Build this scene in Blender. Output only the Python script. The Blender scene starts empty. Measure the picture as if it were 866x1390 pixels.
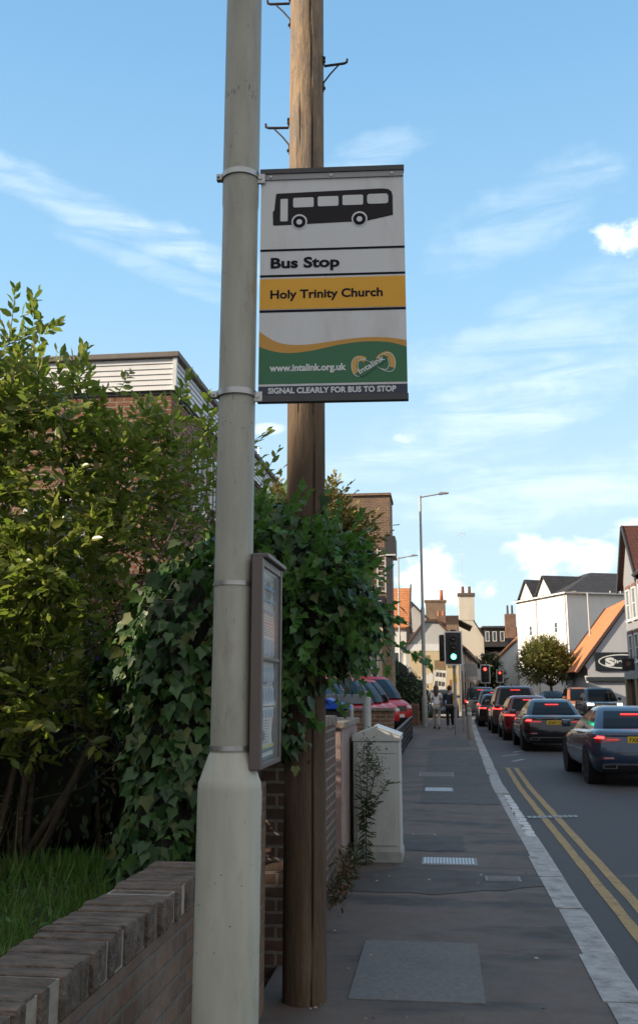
import bpy, bmesh, math, random
import numpy as np
from mathutils import Vector, Matrix
R = math.radians
PI = math.pi
random.seed(7); rng = np.random.default_rng(11)
sc = bpy.context.scene
COL = sc.collection

# ------------------------------------------------------------------ materials
def nt(name):
    m = bpy.data.materials.new(name); m.use_nodes = True
    t = m.node_tree; b = t.nodes['Principled BSDF']
    return m, t, b
def N(t, typ, **kw):
    n = t.nodes.new(typ)
    for k, v in kw.items():
        if k in n.inputs: n.inputs[k].default_value = v
        else: setattr(n, k, v)
    return n
def ramp(t, stops, fac):
    r = t.nodes.new('ShaderNodeValToRGB'); e = r.color_ramp.elements
    while len(e) < len(stops): e.new(0.5)
    for i, (p, c) in enumerate(stops):
        e[i].position = p; e[i].color = (*c, 1) if len(c) == 3 else c
    t.links.new(fac, r.inputs[0]); return r
def coords(t, scale=(1,1,1), kind='Object'):
    tc = N(t, 'ShaderNodeTexCoord'); mp = N(t, 'ShaderNodeMapping')
    mp.inputs['Scale'].default_value = scale
    t.links.new(tc.outputs[kind], mp.inputs[0]); return mp.outputs[0]
def noise(t, vec, scale, detail=5, rough=.6):
    n = N(t, 'ShaderNodeTexNoise', Scale=scale, Detail=detail, Roughness=rough)
    t.links.new(vec, n.inputs['Vector']); return n.outputs[0]
def bump(t, b, h, strength=.3, dist=.01):
    bp = N(t, 'ShaderNodeBump', Strength=strength, Distance=dist)
    t.links.new(h, bp.inputs['Height']); t.links.new(bp.outputs[0], b.inputs['Normal'])
def mixc(t, fac, a, b_, mode='MIX'):
    n = N(t, 'ShaderNodeMix', data_type='RGBA', blend_type=mode)
    if isinstance(fac, float): n.inputs[0].default_value = fac
    else: t.links.new(fac, n.inputs[0])
    for i, c in ((6, a), (7, b_)):
        if isinstance(c, tuple): n.inputs[i].default_value = (*c, 1)
        else: t.links.new(c, n.inputs[i])
    return n.outputs[2]
def sc3(c, k): return tuple(min(1, x*k) for x in c)
def plain(name, c, rough=.6, var=.18, scale=6, bmp=.1, metal=0, spec=.5, coat=0, stretch=(1,1,1), dirt=None, dirt_amt=.5, dscale=2.5, bdist=.004):
    m, t, b = nt(name)
    v = coords(t, stretch)
    n1 = noise(t, v, scale)
    col = ramp(t, [(.25, sc3(c, 1-var)), (.75, sc3(c, 1+var))], n1).outputs[0]
    if dirt:
        n2 = noise(t, coords(t, stretch), dscale, 8, .7)
        f = ramp(t, [(.5, (0,0,0)), (.72, (dirt_amt,)*3)], n2).outputs[0]
        col = mixc(t, f, col, dirt)
    t.links.new(col, b.inputs['Base Color'])
    b.inputs['Roughness'].default_value = rough; b.inputs['Metallic'].default_value = metal
    b.inputs['Specular IOR Level'].default_value = spec; b.inputs['Coat Weight'].default_value = coat
    b.inputs['Coat Roughness'].default_value = .05
    if bmp: bump(t, b, n1, bmp, bdist)
    return m
def emis(name, c, s, base=None):
    m, t, b = nt(name)
    b.inputs['Base Color'].default_value = (*(base or c), 1)
    b.inputs['Emission Color'].default_value = (*c, 1); b.inputs['Emission Strength'].default_value = s
    b.inputs['Roughness'].default_value = .2
    return m
def brick(name, c1, c2, mortar, bw=.225, bh=.075, ms=.012, rough=.85, mix=.5, stain=(.05,.045,.04), stain_amt=.45, swap=False, bmp=.6):
    """brickwork laid in the wall's own plane: u = x+y, v = z"""
    m, t, b = nt(name)
    tc = N(t, 'ShaderNodeTexCoord'); sp = N(t, 'ShaderNodeSeparateXYZ'); t.links.new(tc.outputs['Object'], sp.inputs[0])
    ad = N(t, 'ShaderNodeMath', operation='ADD'); t.links.new(sp.outputs[0], ad.inputs[0]); t.links.new(sp.outputs[1], ad.inputs[1])
    cb = N(t, 'ShaderNodeCombineXYZ')
    t.links.new(ad.outputs[0], cb.inputs[0]); t.links.new(sp.outputs[2], cb.inputs[1])
    wob = N(t, 'ShaderNodeTexNoise', Scale=9.0, Detail=3.0); t.links.new(tc.outputs['Object'], wob.inputs['Vector'])
    vm = N(t, 'ShaderNodeVectorMath', operation='MULTIPLY_ADD')
    t.links.new(wob.outputs['Color'], vm.inputs[0]); vm.inputs[1].default_value = (.016,.016,0); t.links.new(cb.outputs[0], vm.inputs[2])
    bt = N(t, 'ShaderNodeTexBrick')
    bt.inputs['Scale'].default_value = 1; bt.inputs['Brick Width'].default_value = bw; bt.inputs['Row Height'].default_value = bh
    bt.inputs['Mortar Size'].default_value = ms; bt.inputs['Mortar Smooth'].default_value = .3; bt.inputs['Bias'].default_value = 0
    bt.inputs['Color1'].default_value = (*c1,1); bt.inputs['Color2'].default_value = (*c2,1); bt.inputs['Mortar'].default_value = (*mortar,1)
    t.links.new(vm.outputs[0], bt.inputs['Vector'])
    n1 = noise(t, tc.outputs['Object'], 30, 6, .7)
    col = mixc(t, .45, bt.outputs['Color'], ramp(t, [(.3, (.25,)*3), (.7, (.85,)*3)], n1).outputs[0], 'OVERLAY')
    n2 = noise(t, tc.outputs['Object'], 1.6, 8, .7)
    f = ramp(t, [(.45, (0,0,0)), (.75, (stain_amt,)*3)], n2).outputs[0]
    col = mixc(t, f, col, stain)
    t.links.new(col, b.inputs['Base Color']); b.inputs['Roughness'].default_value = rough
    b.inputs['Specular IOR Level'].default_value = .2
    hh = mixc(t, .35, bt.outputs['Fac'], n1)
    inv = N(t, 'ShaderNodeInvert'); t.links.new(hh, inv.inputs[1])
    bump(t, b, inv.outputs[0], bmp, .012)
    return m
def leafmat(name, cols, trans=.3, rough=.45, spec=.4):
    m, t, b = nt(name)
    g = N(t, 'ShaderNodeNewGeometry')
    n = len(cols)
    r = ramp(t, [(i/max(1,n-1), c) for i, c in enumerate(cols)], g.outputs['Random Per Island'])
    t.links.new(r.outputs[0], b.inputs['Base Color'])
    b.inputs['Roughness'].default_value = rough; b.inputs['Specular IOR Level'].default_value = spec
    tr = N(t, 'ShaderNodeBsdfTranslucent'); t.links.new(mixc(t, .5, r.outputs[0], (.2,.3,.03), 'ADD') if trans > .25 else r.outputs[0], tr.inputs[0])
    mx = N(t, 'ShaderNodeMixShader'); mx.inputs[0].default_value = trans
    t.links.new(b.outputs[0], mx.inputs[1]); t.links.new(tr.outputs[0], mx.inputs[2])
    t.links.new(mx.outputs[0], t.nodes['Material Output'].inputs[0])
    return m

# ------------------------------------------------------------------ mesh builder
class MB:
    def __init__(s, M=None): s.v = []; s.f = []; s.M = M
    def add(s, vs, fs):
        o = len(s.v)
        if s.M is not None: vs = [tuple(s.M @ Vector(p)) for p in vs]
        s.v += [tuple(p) for p in vs]; s.f += [tuple(o+i for i in f) for f in fs]; return s
    def box(s, x0, x1, y0, y1, z0, z1):
        v = [(x,y,z) for z in (z0,z1) for y in (y0,y1) for x in (x0,x1)]
        return s.add(v, [(0,2,3,1),(4,5,7,6),(0,1,5,4),(1,3,7,5),(3,2,6,7),(2,0,4,6)])
    def bbox(s, x0, x1, y0, y1, z0, z1, b=.01):
        """box with bevelled edges"""
        bm = bmesh.new(); bmesh.ops.create_cube(bm, size=1)
        for v in bm.verts: v.co = Vector(((x0+x1)/2+v.co.x*(x1-x0), (y0+y1)/2+v.co.y*(y1-y0), (z0+z1)/2+v.co.z*(z1-z0)))
        bmesh.ops.bevel(bm, geom=list(bm.edges), offset=b, segments=2, affect='EDGES', profile=.6)
        bm.verts.index_update()
        r = s.add([tuple(v.co) for v in bm.verts], [tuple(v.index for v in f.verts) for f in bm.faces]); bm.free(); return r
    def prism(s, pts, a, b, axis='y'):
        """polygon in two axes pushed along the third from a to b"""
        n = len(pts)
        def P(p, t): return (p[0],t,p[1]) if axis=='y' else ((t,p[0],p[1]) if axis=='x' else (p[0],p[1],t))
        v = [P(p,a) for p in pts] + [P(p,b) for p in pts]
        f = [tuple(range(n))[::-1], tuple(range(n,2*n))] + [(i,(i+1)%n,n+(i+1)%n,n+i) for i in range(n)]
        return s.add(v, f)
    def tube(s, path, rad, n=8, cap=True):
        path = [Vector(p) for p in path]
        if not hasattr(rad, '__len__'): rad = [rad]*len(path)
        vs = []; up = None
        for i, p in enumerate(path):
            d = (path[min(i+1,len(path)-1)] - path[max(i-1,0)]).normalized()
            if up is None: up = Vector((0,0,1)) if abs(d.z) < .9 else Vector((1,0,0))
            x = d.cross(up).normalized(); y = x.cross(d).normalized(); up = y
            for k in range(n):
                a = 2*PI*k/n; vs.append(p + (x*math.cos(a)+y*math.sin(a))*rad[i])
        fs = [(i*n+k, i*n+(k+1)%n, (i+1)*n+(k+1)%n, (i+1)*n+k) for i in range(len(path)-1) for k in range(n)]
        if cap: fs += [tuple(range(n))[::-1], tuple(range((len(path)-1)*n, len(path)*n))]
        return s.add([tuple(v) for v in vs], fs)
    def lathe(s, prof, cx=0, cy=0, n=32, axis='z'):
        """prof: (r, h)"""
        vs = []
        for r, h in prof:
            for k in range(n):
                a = 2*PI*k/n; c, d = r*math.cos(a), r*math.sin(a)
                vs.append((cx+c, cy+d, h) if axis=='z' else ((h, cx+c, cy+d) if axis=='x' else (cx+c, h, cy+d)))
        fs = [(i*n+k, i*n+(k+1)%n, (i+1)*n+(k+1)%n, (i+1)*n+k) for i in range(len(prof)-1) for k in range(n)]
        fs += [tuple(range(n))[::-1], tuple(range((len(prof)-1)*n, len(prof)*n))]
        return s.add(vs, fs)
    def poly(s, pts): return s.add(pts, [tuple(range(len(pts)))])
    def build(s, name, mat, parent=None, smooth=False, org=None, sub=0, bev=0):
        me = bpy.data.meshes.new(name)
        vs = s.v if org is None else [(x-org[0], y-org[1], z-org[2]) for x,y,z in s.v]
        me.from_pydata(vs, [], s.f); me.update()
        bm = bmesh.new(); bm.from_mesh(me); bmesh.ops.recalc_face_normals(bm, faces=bm.faces); bm.to_mesh(me); bm.free()
        if mat: me.materials.append(mat)
        if smooth:
            for p in me.polygons: p.use_smooth = True
            if smooth != True: me.set_sharp_from_angle(angle=R(smooth))
        o = bpy.data.objects.new(name, me); COL.objects.link(o)
        if parent: o.parent = parent
        elif org is not None: o.location = org
        if bev:
            md = o.modifiers.new('bevel', 'BEVEL'); md.width = bev; md.segments = 2; md.limit_method = 'ANGLE'; md.angle_limit = R(40)
        if sub:
            md = o.modifiers.new('sub', 'SUBSURF'); md.levels = sub; md.render_levels = sub
        return o
def tag(o, label=None, cat=None, group=None, kind=None):
    if label: o['label'] = label
    if cat: o['category'] = cat
    if group: o['group'] = group
    if kind: o['kind'] = kind
    return o
def thing(name, label, cat, loc=(0,0,0), rz=0, group=None):
    o = bpy.data.objects.new(name, None); COL.objects.link(o); o.empty_display_size = .2
    o.location = loc; o.rotation_euler = (0,0,rz); return tag(o, label, cat, group)
def copy_tree(o, parent=None):
    c = o.copy(); COL.objects.link(c); c.parent = parent
    for ch in list(o.children): copy_tree(ch, c)
    return c
def text_geo(s, width=None, cap=None, bold=.0, shear=0., align='LEFT'):
    """2-D letter outlines, fitted to a width and a capital height; returns verts (x,y), faces"""
    cu = bpy.data.curves.new('lettering', 'FONT'); cu.body = s; cu.size = 1; cu.offset = bold; cu.shear = shear
    cu.fill_mode = 'FRONT'; cu.resolution_u = 4
    ob = bpy.data.objects.new('lettering', cu); COL.objects.link(ob)
    dg = bpy.context.evaluated_depsgraph_get(); me = bpy.data.meshes.new_from_object(ob.evaluated_get(dg))
    v = np.array([tuple(x.co)[:2] for x in me.vertices]); f = [tuple(p.vertices) for p in me.polygons]
    bpy.data.objects.remove(ob); bpy.data.curves.remove(cu); bpy.data.meshes.remove(me)
    v[:,0] -= v[:,0].min()
    capn = .73
    ky = (cap/capn) if cap else None; kx = (width/v[:,0].max()) if width else None
    if ky is None: ky = kx
    if kx is None: kx = ky
    v[:,0] *= kx; v[:,1] *= ky
    if align == 'CENTER': v[:,0] -= v[:,0].max()/2
    return v, f
# ------------------------------------------------------------------ leaves
LEAF = (np.array([(0,0,0),(.19,.25,.05),(.21,.6,.06),(0,1,-.05),(-.21,.6,.06),(-.19,.25,.05)]), [(0,1,2,3),(0,3,4,5)])
LONG = (np.array([(0,0,0),(.16,.3,.05),(.13,.7,.04),(0,1,-.05),(-.13,.7,.04),(-.16,.3,.05)]), [(0,1,2,3),(0,3,4,5)])
IVY = (np.array([(0,0,0),(.34,-.1,.03),(.5,.28,.06),(.26,.5,.02),(0,1,-.06),(-.26,.5,.02),(-.5,.28,.06),(-.34,-.1,.03)]), [(0,1,2,3),(0,3,4),(0,4,5),(0,5,6,7)])
BLADE = (np.array([(-.022,0,0),(.022,0,0),(.016,.55,.04),(0,1,.16),(-.016,.55,.04)]), [(0,1,2,4),(4,2,3)])
def norm(a): return a/np.maximum(np.linalg.norm(a, axis=1, keepdims=True), 1e-9)
def leaf_mesh(name, mat, parent, P, D, U, S, shape=LEAF, org=(0,0,0), extra=None):
    """one leaf per row: base P, long axis D, rough up U, size S"""
    T, F = shape; P = np.asarray(P) - np.array(org); D = norm(np.asarray(D)); X = norm(np.cross(D, U)); Z = np.cross(X, D)
    S = np.asarray(S)[:,None,None]
    V = P[:,None,:] + S*(T[None,:,0,None]*X[:,None,:] + T[None,:,1,None]*D[:,None,:] + T[None,:,2,None]*Z[:,None,:])
    n, k = len(P), len(T); V = V.reshape(-1,3)
    loops = []; tot = []
    base = (np.arange(n)*k)[:,None]
    L = np.concatenate([np.array(f) for f in F]); cnt = np.array([len(f) for f in F])
    loops = (base + L[None,:]).ravel(); tot = np.tile(cnt, n)
    if extra is not None and extra.v:
        ev = np.array(extra.v) - np.array(org); off = len(V); V = np.vstack([V, ev])
        loops = np.concatenate([loops, np.concatenate([np.array(f)+off for f in extra.f])]); tot = np.concatenate([tot, np.array([len(f) for f in extra.f])])
    me = bpy.data.meshes.new(name); me.vertices.add(len(V)); me.loops.add(len(loops)); me.polygons.add(len(tot))
    me.vertices.foreach_set('co', V.ravel().astype(np.float32)); me.loops.foreach_set('vertex_index', loops.astype(np.int32))
    me.polygons.foreach_set('loop_start', np.concatenate([[0], np.cumsum(tot)[:-1]]).astype(np.int32))
    me.update(calc_edges=True); me.validate()
    me.materials.append(mat)
    o = bpy.data.objects.new(name, me); COL.objects.link(o)
    if parent: o.parent = parent
    else: o.location = org
    return o
def in_ell(n, ells, shell=.0):
    """random points in a union of ellipsoids (cx,cy,cz,rx,ry,rz[,weight]); returns points and outward directions"""
    w = np.array([e[6] if len(e) > 6 else e[3]*e[4]*e[5] for e in ells]); idx = rng.choice(len(ells), n, p=w/w.sum())
    E = np.array([e[:6] for e in ells])[idx]
    d = norm(rng.normal(size=(n,3))); r = (shell + (1-shell)*rng.random((n,1)))**(1/2.2)
    return E[:,:3] + d*r*E[:,3:6], norm(d/E[:,3:6])
def sprays(n, ells, per=8, slen=(.2,.4), lsize=.08, upb=.5, shell=.3, droop=.2, toss=.6):
    """twigs with leaves in two ranks; returns leaf arrays and a builder holding the twig stems"""
    P0, O = in_ell(n, ells, shell)
    dirs = norm(O*.8 + rng.normal(size=(n,3))*.5 + np.array([0,0,upb]))
    ln = rng.uniform(*slen, n); P=[];D=[];U=[];S=[]; tw = MB()
    for i in range(n):
        d = dirs[i]; side = np.cross(d, [0,0,1]+rng.normal(size=3)*.3); side /= np.linalg.norm(side)+1e-9
        up = np.cross(side, d); end = P0[i]+d*ln[i]
        if i % 2 == 0: tw.tube([P0[i]-d*.06, (P0[i]+end)/2+up*.01, end], [.004,.003,.0015], 3, False)
        for j in range(per):
            t = (j+1)/per; p = P0[i]+d*ln[i]*t
            sg = 1 if j%2 else -1
            ld = side*sg*(1.1-t*.8)+d*(.35+t*.8)+rng.normal(size=3)*.22; ld[2] -= droop*rng.random()
            P.append(p); D.append(ld); U.append(up+rng.normal(size=3)*toss); S.append(lsize*rng.uniform(.6,1.2)*(1.1-.3*t))
    return np.array(P), np.array(D), np.array(U), np.array(S), tw

def split_pieces(names):
    """every separate piece of the named parts becomes a part of its own"""
    for o in list(sc.objects):
        base = o.name.split('.')[0]
        if o.type != 'MESH' or base not in names: continue
        bm = bmesh.new(); bm.from_mesh(o.data); bm.verts.ensure_lookup_table(); seen = set(); isl = []
        for v in bm.verts:
            if v.index in seen: continue
            st = [v]; cur = []; seen.add(v.index)
            while st:
                q = st.pop(); cur.append(q.index)
                for e in q.link_edges:
                    r_ = e.other_vert(q)
                    if r_.index not in seen: seen.add(r_.index); st.append(r_)
            isl.append(set(cur))
        if len(isl) > 1:
            for cur in isl:
                m = {}; mb = MB()
                for i in sorted(cur): m[i] = len(mb.v); mb.v.append(tuple(bm.verts[i].co))
                for f in bm.faces:
                    if f.verts[0].index in cur: mb.f.append(tuple(m[v.index] for v in f.verts))
                n_ = mb.build(names[base], o.data.materials[0], o.parent, 40); n_.location = o.location
            bm.free(); bpy.data.objects.remove(o)
        else: bm.free()
def wobbly(pts, amp=.03, step=.18):
    out = []
    for i,p in enumerate(pts):
        q = pts[(i+1)%len(pts)]; n = max(1,int(math.hypot(q[0]-p[0],q[1]-p[1])/step))
        for k in range(n): out.append((p[0]+(q[0]-p[0])*k/n+rng.normal()*amp*.5, p[1]+(q[1]-p[1])*k/n+rng.normal()*amp))
    return out
CIRRUS_A = lambda nz: [(4.8,16.3,11,2.6,17,.5,nz),(0,13.6,9,1.3,7,.40,nz),(6,27.0,7,2.4,20,.28,nz),(6,11.2,10,2.2,6,.5,nz),(5,19.8,11,1.8,8,.34,nz),(-3,31,4,1.2,12,.25,nz),(9,22.5,7,1.6,14,.25,nz)]
CIRRUS_B = lambda nz: [(-20.5,26.8,15,1.25,-14,.44,nz),(-16,23.8,9,.8,-16,.22,nz)]
CUMULUS = [(7.3,7.4,4.4,1.5,.9),(0.2,6.4,3.2,2.1,.85),(2.7,5.9,1.0,1.0,.7),(11.2,8.8,2.2,.9,.7),(12.6,25.1,2.6,1.3,.8),(-1.5,14.7,1.3,.5,.5),(-10,15.2,1.2,.5,.5),(-20,5,6,2,.9),(22,7,7,2,.9),(14,4.5,4,1.5,.8)]
# ------------------------------------------------------------------ camera, world, sun
H = 1.6
F = 1310.0
pitch = math.atan(286/F); yaw = math.atan(165/1341.)
cam = bpy.data.cameras.new('camera'); co = bpy.data.objects.new('camera', cam); COL.objects.link(co)
cam.sensor_fit = 'VERTICAL'; cam.sensor_height = 36; cam.sensor_width = 24
cam.lens = F/1390*36; cam.shift_y = -45/1390
co.location = (0,0,H); co.rotation_euler = (PI/2+pitch, 0, yaw)
cam.clip_start = .05; cam.clip_end = 5000
cam.dof.use_dof = True; cam.dof.focus_distance = 3.0; cam.dof.aperture_fstop = 18.0
sc.camera = co
SUN_EL, SUN_V = R(20), Vector((-1, -.36, 0)).normalized()
sun = bpy.data.lights.new('sun', 'SUN'); sun.energy = 5.0; sun.angle = R(.5); sun.color = (1, .84, .64)
so = bpy.data.objects.new('sun', sun); COL.objects.link(so)
tosun = Vector((SUN_V.x*math.cos(SUN_EL), SUN_V.y*math.cos(SUN_EL), math.sin(SUN_EL)))
so.rotation_euler = tosun.to_track_quat('Z', 'Y').to_euler(); so.location = (-30,-5,25)
w = bpy.data.worlds.new('World'); sc.world = w; w.use_nodes = True
t = w.node_tree; bg = t.nodes['Background']
sky = N(t, 'ShaderNodeTexSky', sky_type='NISHITA'); sky.sun_disc = False
sky.sun_elevation = SUN_EL; sky.sun_rotation = math.atan2(SUN_V.x, SUN_V.y)
sky.air_density = 1.0; sky.dust_density = .15; sky.ozone_density = 1.6; sky.altitude = 50
tc = N(t, 'ShaderNodeTexCoord'); sp = N(t, 'ShaderNodeSeparateXYZ'); t.links.new(tc.outputs['Generated'], sp.inputs[0])
def M(op, a, b=None, c=None, clamp=False):
    n = N(t, 'ShaderNodeMath', operation=op); n.use_clamp = clamp
    for i, x in enumerate((a,b,c)):
        if x is None: continue
        if isinstance(x, (int,float)): n.inputs[i].default_value = x
        else: t.links.new(x, n.inputs[i])
    return n.outputs[0]
azi = M('MULTIPLY', M('ARCTAN2', sp.outputs[0], sp.outputs[1]), 180/PI)      # degrees right of the street
ele = M('MULTIPLY', M('ARCSINE', sp.outputs[2]), 180/PI)
cb = N(t, 'ShaderNodeCombineXYZ'); t.links.new(azi, cb.inputs[0]); t.links.new(ele, cb.inputs[1])
def smooth(x, a, b):
    n = N(t, 'ShaderNodeMapRange', interpolation_type='SMOOTHSTEP'); t.links.new(x, n.inputs[0])
    n.inputs[1].default_value = a; n.inputs[2].default_value = b; return n.outputs[0]
def cnoise(rot, scale, detail, rough=.6, dist=0., loc=(0,0,0)):
    mp = N(t, 'ShaderNodeMapping'); mp.inputs['Rotation'].default_value = (0,0,R(rot)); mp.inputs['Scale'].default_value = scale; mp.inputs['Location'].default_value = loc
    t.links.new(cb.outputs[0], mp.inputs[0])
    n = N(t, 'ShaderNodeTexNoise', Scale=1.0, Detail=float(detail), Roughness=rough, Distortion=dist); t.links.new(mp.outputs[0], n.inputs['Vector']); return n.outputs[0]
clump = cnoise(0, (.33,.48,1), 10, .58, .25, (1.7,.3,0))
# streaks of cirrus: (azimuth, elevation, half length, half width, tilt, strength)
def streak(a0, e0, ln, wd, tilt, k, nz):
    da = M('SUBTRACT', azi, a0); de = M('SUBTRACT', ele, e0); c, s = math.cos(R(tilt)), math.sin(R(tilt))
    u = M('ADD', M('MULTIPLY', da, c), M('MULTIPLY', de, s)); v = M('SUBTRACT', M('MULTIPLY', de, c), M('MULTIPLY', da, s))
    q = M('ADD', M('POWER', M('ABSOLUTE', M('DIVIDE', u, ln)), 2.0), M('POWER', M('ABSOLUTE', M('DIVIDE', v, wd)), 2.0))
    body = smooth(M('ADD', M('SUBTRACT', 1.0, q), M('MULTIPLY', M('SUBTRACT', clump, .5), 2.2)), -.1, 1.0)
    return M('MULTIPLY', M('MULTIPLY', body, k), smooth(nz, .26, .74))
fib = cnoise(-16, (.10,.75,1), 9, .62, .6)
fib2 = cnoise(16, (.10,.85,1), 9, .62, .6, (3,9,0))
parts = [streak(*a) for a in CIRRUS_A(fib)] + [streak(*a) for a in CIRRUS_B(fib2)]
cir = parts[0]
for p_ in parts[1:]: cir = M('MAXIMUM', cir, p_)
cum = None
for (a0,e0,ra,re,k) in CUMULUS:
    q = M('ADD', M('POWER', M('DIVIDE', M('SUBTRACT', azi, a0), ra), 2.0), M('POWER', M('DIVIDE', M('SUBTRACT', ele, e0), re), 2.0))
    d = M('MULTIPLY', smooth(M('ADD', M('MULTIPLY', M('SUBTRACT', 1.0, q), .34), M('MULTIPLY', M('SUBTRACT', clump, .5), 1.5)), .04, .34), k)
    cum = d if cum is None else M('MAXIMUM', cum, d)
# thin veil of whitish air towards the horizon of the sky
fac = M('MAXIMUM', cir, cum, clamp=True)
white = mixc(t, smooth(clump, .35, .62), (7.2,7.6,8.2), (9.4,9.0,8.4))
white = mixc(t, cum, (8.0,8.8,9.2), white)
hz = N(t, 'ShaderNodeMapRange'); t.links.new(ele, hz.inputs[0]); hz.inputs[1].default_value = 0; hz.inputs[2].default_value = 60
mist = ramp(t, [(0,(5.2,6.6,7.4)),(.2,(4.5,6.4,7.8)),(.37,(3.0,5.4,7.6)),(.62,(1.85,4.0,6.5)),(1,(2.0,3.0,4.3))], hz.outputs[0]).outputs[0]     # fine high haze, paler towards the horizon
back = smooth(M('ABSOLUTE', azi), 45, 100)
mist = mixc(t, back, mist, (5.9,5.9,5.9))                       # unseen half of the sky, whitened as added neutral fill light
clear = mixc(t, .78, sky.outputs[0], mist)
t.links.new(mixc(t, fac, clear, white), bg.inputs['Color']); bg.inputs['Strength'].default_value = .10
sc.view_settings.view_transform = 'Standard'; sc.view_settings.look = 'None'; sc.view_settings.gamma = 1
sc.view_settings.exposure = 0.6
sc.render.film_transparent = False
try:
    sc.cycles.use_denoising = True; sc.cycles.max_bounces = 6; sc.cycles.transparent_max_bounces = 8; sc.cycles.caustics_reflective = False; sc.cycles.caustics_refractive = False
    sc.cycles.sample_clamp_indirect = 6
except Exception: pass
# ------------------------------------------------------------------ shared materials
M_ = {}
def mk(k, m): M_[k] = m; return m
steel = plain('galvanised_steel', (.42,.42,.41), .42, .15, 20, .1, metal=.8)
black_metal = plain('black_metal', (.012,.012,.014), .45, .2, 10, .05)
white_paint = plain('white_paint', (.75,.75,.73), .5, .06, 4, .03)
dark_glass = plain('dark_glass', (.012,.016,.022), .06, .1, 2, 0, spec=.7)
house_glass = plain('house_glass', (.05,.07,.09), .08, .2, 1.5, 0, spec=.8)
black_plastic = plain('black_plastic', (.015,.015,.016), .5, .2, 8, .1)
letter_black = plain('letter_black', (.010,.010,.018), .65, .05, 4, 0, spec=.15)

# ------------------------------------------------------------------ ground, road, footway
def sheet(name, mat, pts, z, kind='structure', cell=None):
    mb = MB(); mb.poly([(x,y,z) for x,y in pts]); o = mb.build(name, mat); tag(o, kind=kind); return o
m, t, b = nt('ground_soil'); n1 = noise(t, coords(t), 1.5, 8)
t.links.new(ramp(t, [(.3,(.05,.045,.032)),(.7,(.10,.085,.06))], n1).outputs[0], b.inputs['Base Color']); b.inputs['Roughness'].default_value = .95; bump(t, b, n1, .4, .05)
sheet('ground', m, [(-1500,-1500),(1500,-1500),(1500,1500),(-1500,1500)], -.14)

def asphalt(name, c, red=None, grain=260, patch=None):
    m, t, b = nt(name); v = coords(t)
    g = noise(t, v, grain, 2, .7); big = noise(t, v, .9, 7, .65); mid = noise(t, v, 5, 6, .7)
    col = ramp(t, [(.3, sc3(c,.72)), (.7, sc3(c,1.28))], mid).outputs[0]
    if red: col = mixc(t, ramp(t, [(.30,(0,0,0)),(.50,(1,1,1))], big).outputs[0], col, red)
    col = mixc(t, .5, col, ramp(t, [(.32,(.2,)*3),(.5,(.5,)*3),(.72,(.85,)*3)], g).outputs[0], 'OVERLAY')
    if patch:
        mp = coords(t, (.55,1.5,1)); pn = noise(t, mp, 1.3, 7, .62)
        col = mixc(t, ramp(t, [(.50,(0,0,0)),(.62,(.85,)*3)], pn).outputs[0], col, patch)
    t.links.new(col, b.inputs['Base Color'])
    g2 = noise(t, v, 55, 4, .75); col = mixc(t, .55, col, ramp(t, [(.35,(.28,)*3),(.5,(.5,)*3),(.68,(.74,)*3)], g2).outputs[0], 'OVERLAY')
    r = ramp(t, [(.3,(.62,)*3),(.7,(.85,)*3)], mid); t.links.new(r.outputs[0], b.inputs['Roughness'])
    b.inputs['Specular IOR Level'].default_value = .35
    bump(t, b, g, .35, .006); return m
road_m = asphalt('road_asphalt', (.066,.064,.068))
foot_m = asphalt('footway_tarmac', (.088,.078,.073), (.130,.104,.090), 180, (.052,.050,.053))
patch_m = asphalt('tarmac_patch', (.066,.062,.062), (.082,.074,.070), 200, (.054,.052,.054))
worn_m = asphalt('worn_tarmac', (.088,.08,.076), (.10,.09,.085), 200)
# left kerb line, outer (road-side) edge X at distance Y, and the right one
KY = [(-12,1.04),(11,1.04),(18,1.04),(35,1.34),(53,1.72),(62,2.1),(75,2.75),(95,4.05),(120,5.6),(160,8)]
RY = [(-12,9.4),(30,9.4),(52,9.6),(62,9.7),(68,9.4),(75,7.6),(95,7.4),(120,9),(160,11.6)]
def interp(T, y):
    for (a,p),(b_,q) in zip(T, T[1:]):
        if a <= y <= b_: return p+(q-p)*(y-a)/(b_-a)
    return T[-1][1]
ys = [-12,0,6,11,14,18,24,30,35,42,48,53,58,62,68,75,82,88,95,105,120,140,160]
def strip(name, mat, fl, fr, z, ys=ys, kind='structure'):
    mb = MB(); v = []
    for y in ys: v += [(fl(y),y,z),(fr(y),y,z)]
    mb.add(v, [(2*i,2*i+1,2*i+3,2*i+2) for i in range(len(ys)-1)]); return tag(mb.build(name, mat), kind=kind)
kl = lambda y: interp(KY, y); kr = lambda y: interp(RY, y)
strip('road', road_m, lambda y: kl(y)-.02, lambda y: kr(y)+.02, -.1)
strip('footway', foot_m, lambda y: -1.0 if y < 40 else -7, lambda y: kl(y)-.215, 0)
mb = MB()
for y0,y1 in zip(ys, ys[1:]):
    mb.add([(kr(y0)+.2,y0,0),(kr(y0)+9,y0,0),(kr(y1)+9,y1,0),(kr(y1)+.2,y1,0)], [(0,1,2,3)])
tag(mb.build('pavement', foot_m), kind='structure')
kerb_m = plain('kerb_granite', (.36,.36,.36), .8, .3, 9, .6, dirt=(.10,.095,.09), dirt_amt=.8, dscale=5, bdist=.02)
kerb_w = plain('kerb_limewash', (.62,.63,.64), .7, .15, 9, .4, dirt=(.14,.13,.13), dirt_amt=.9, dscale=7)
mb = MB(); mw = MB(); y = -4.0; k = 0
lens = [1.25,1.05,1.4,.95,1.3]
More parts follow.
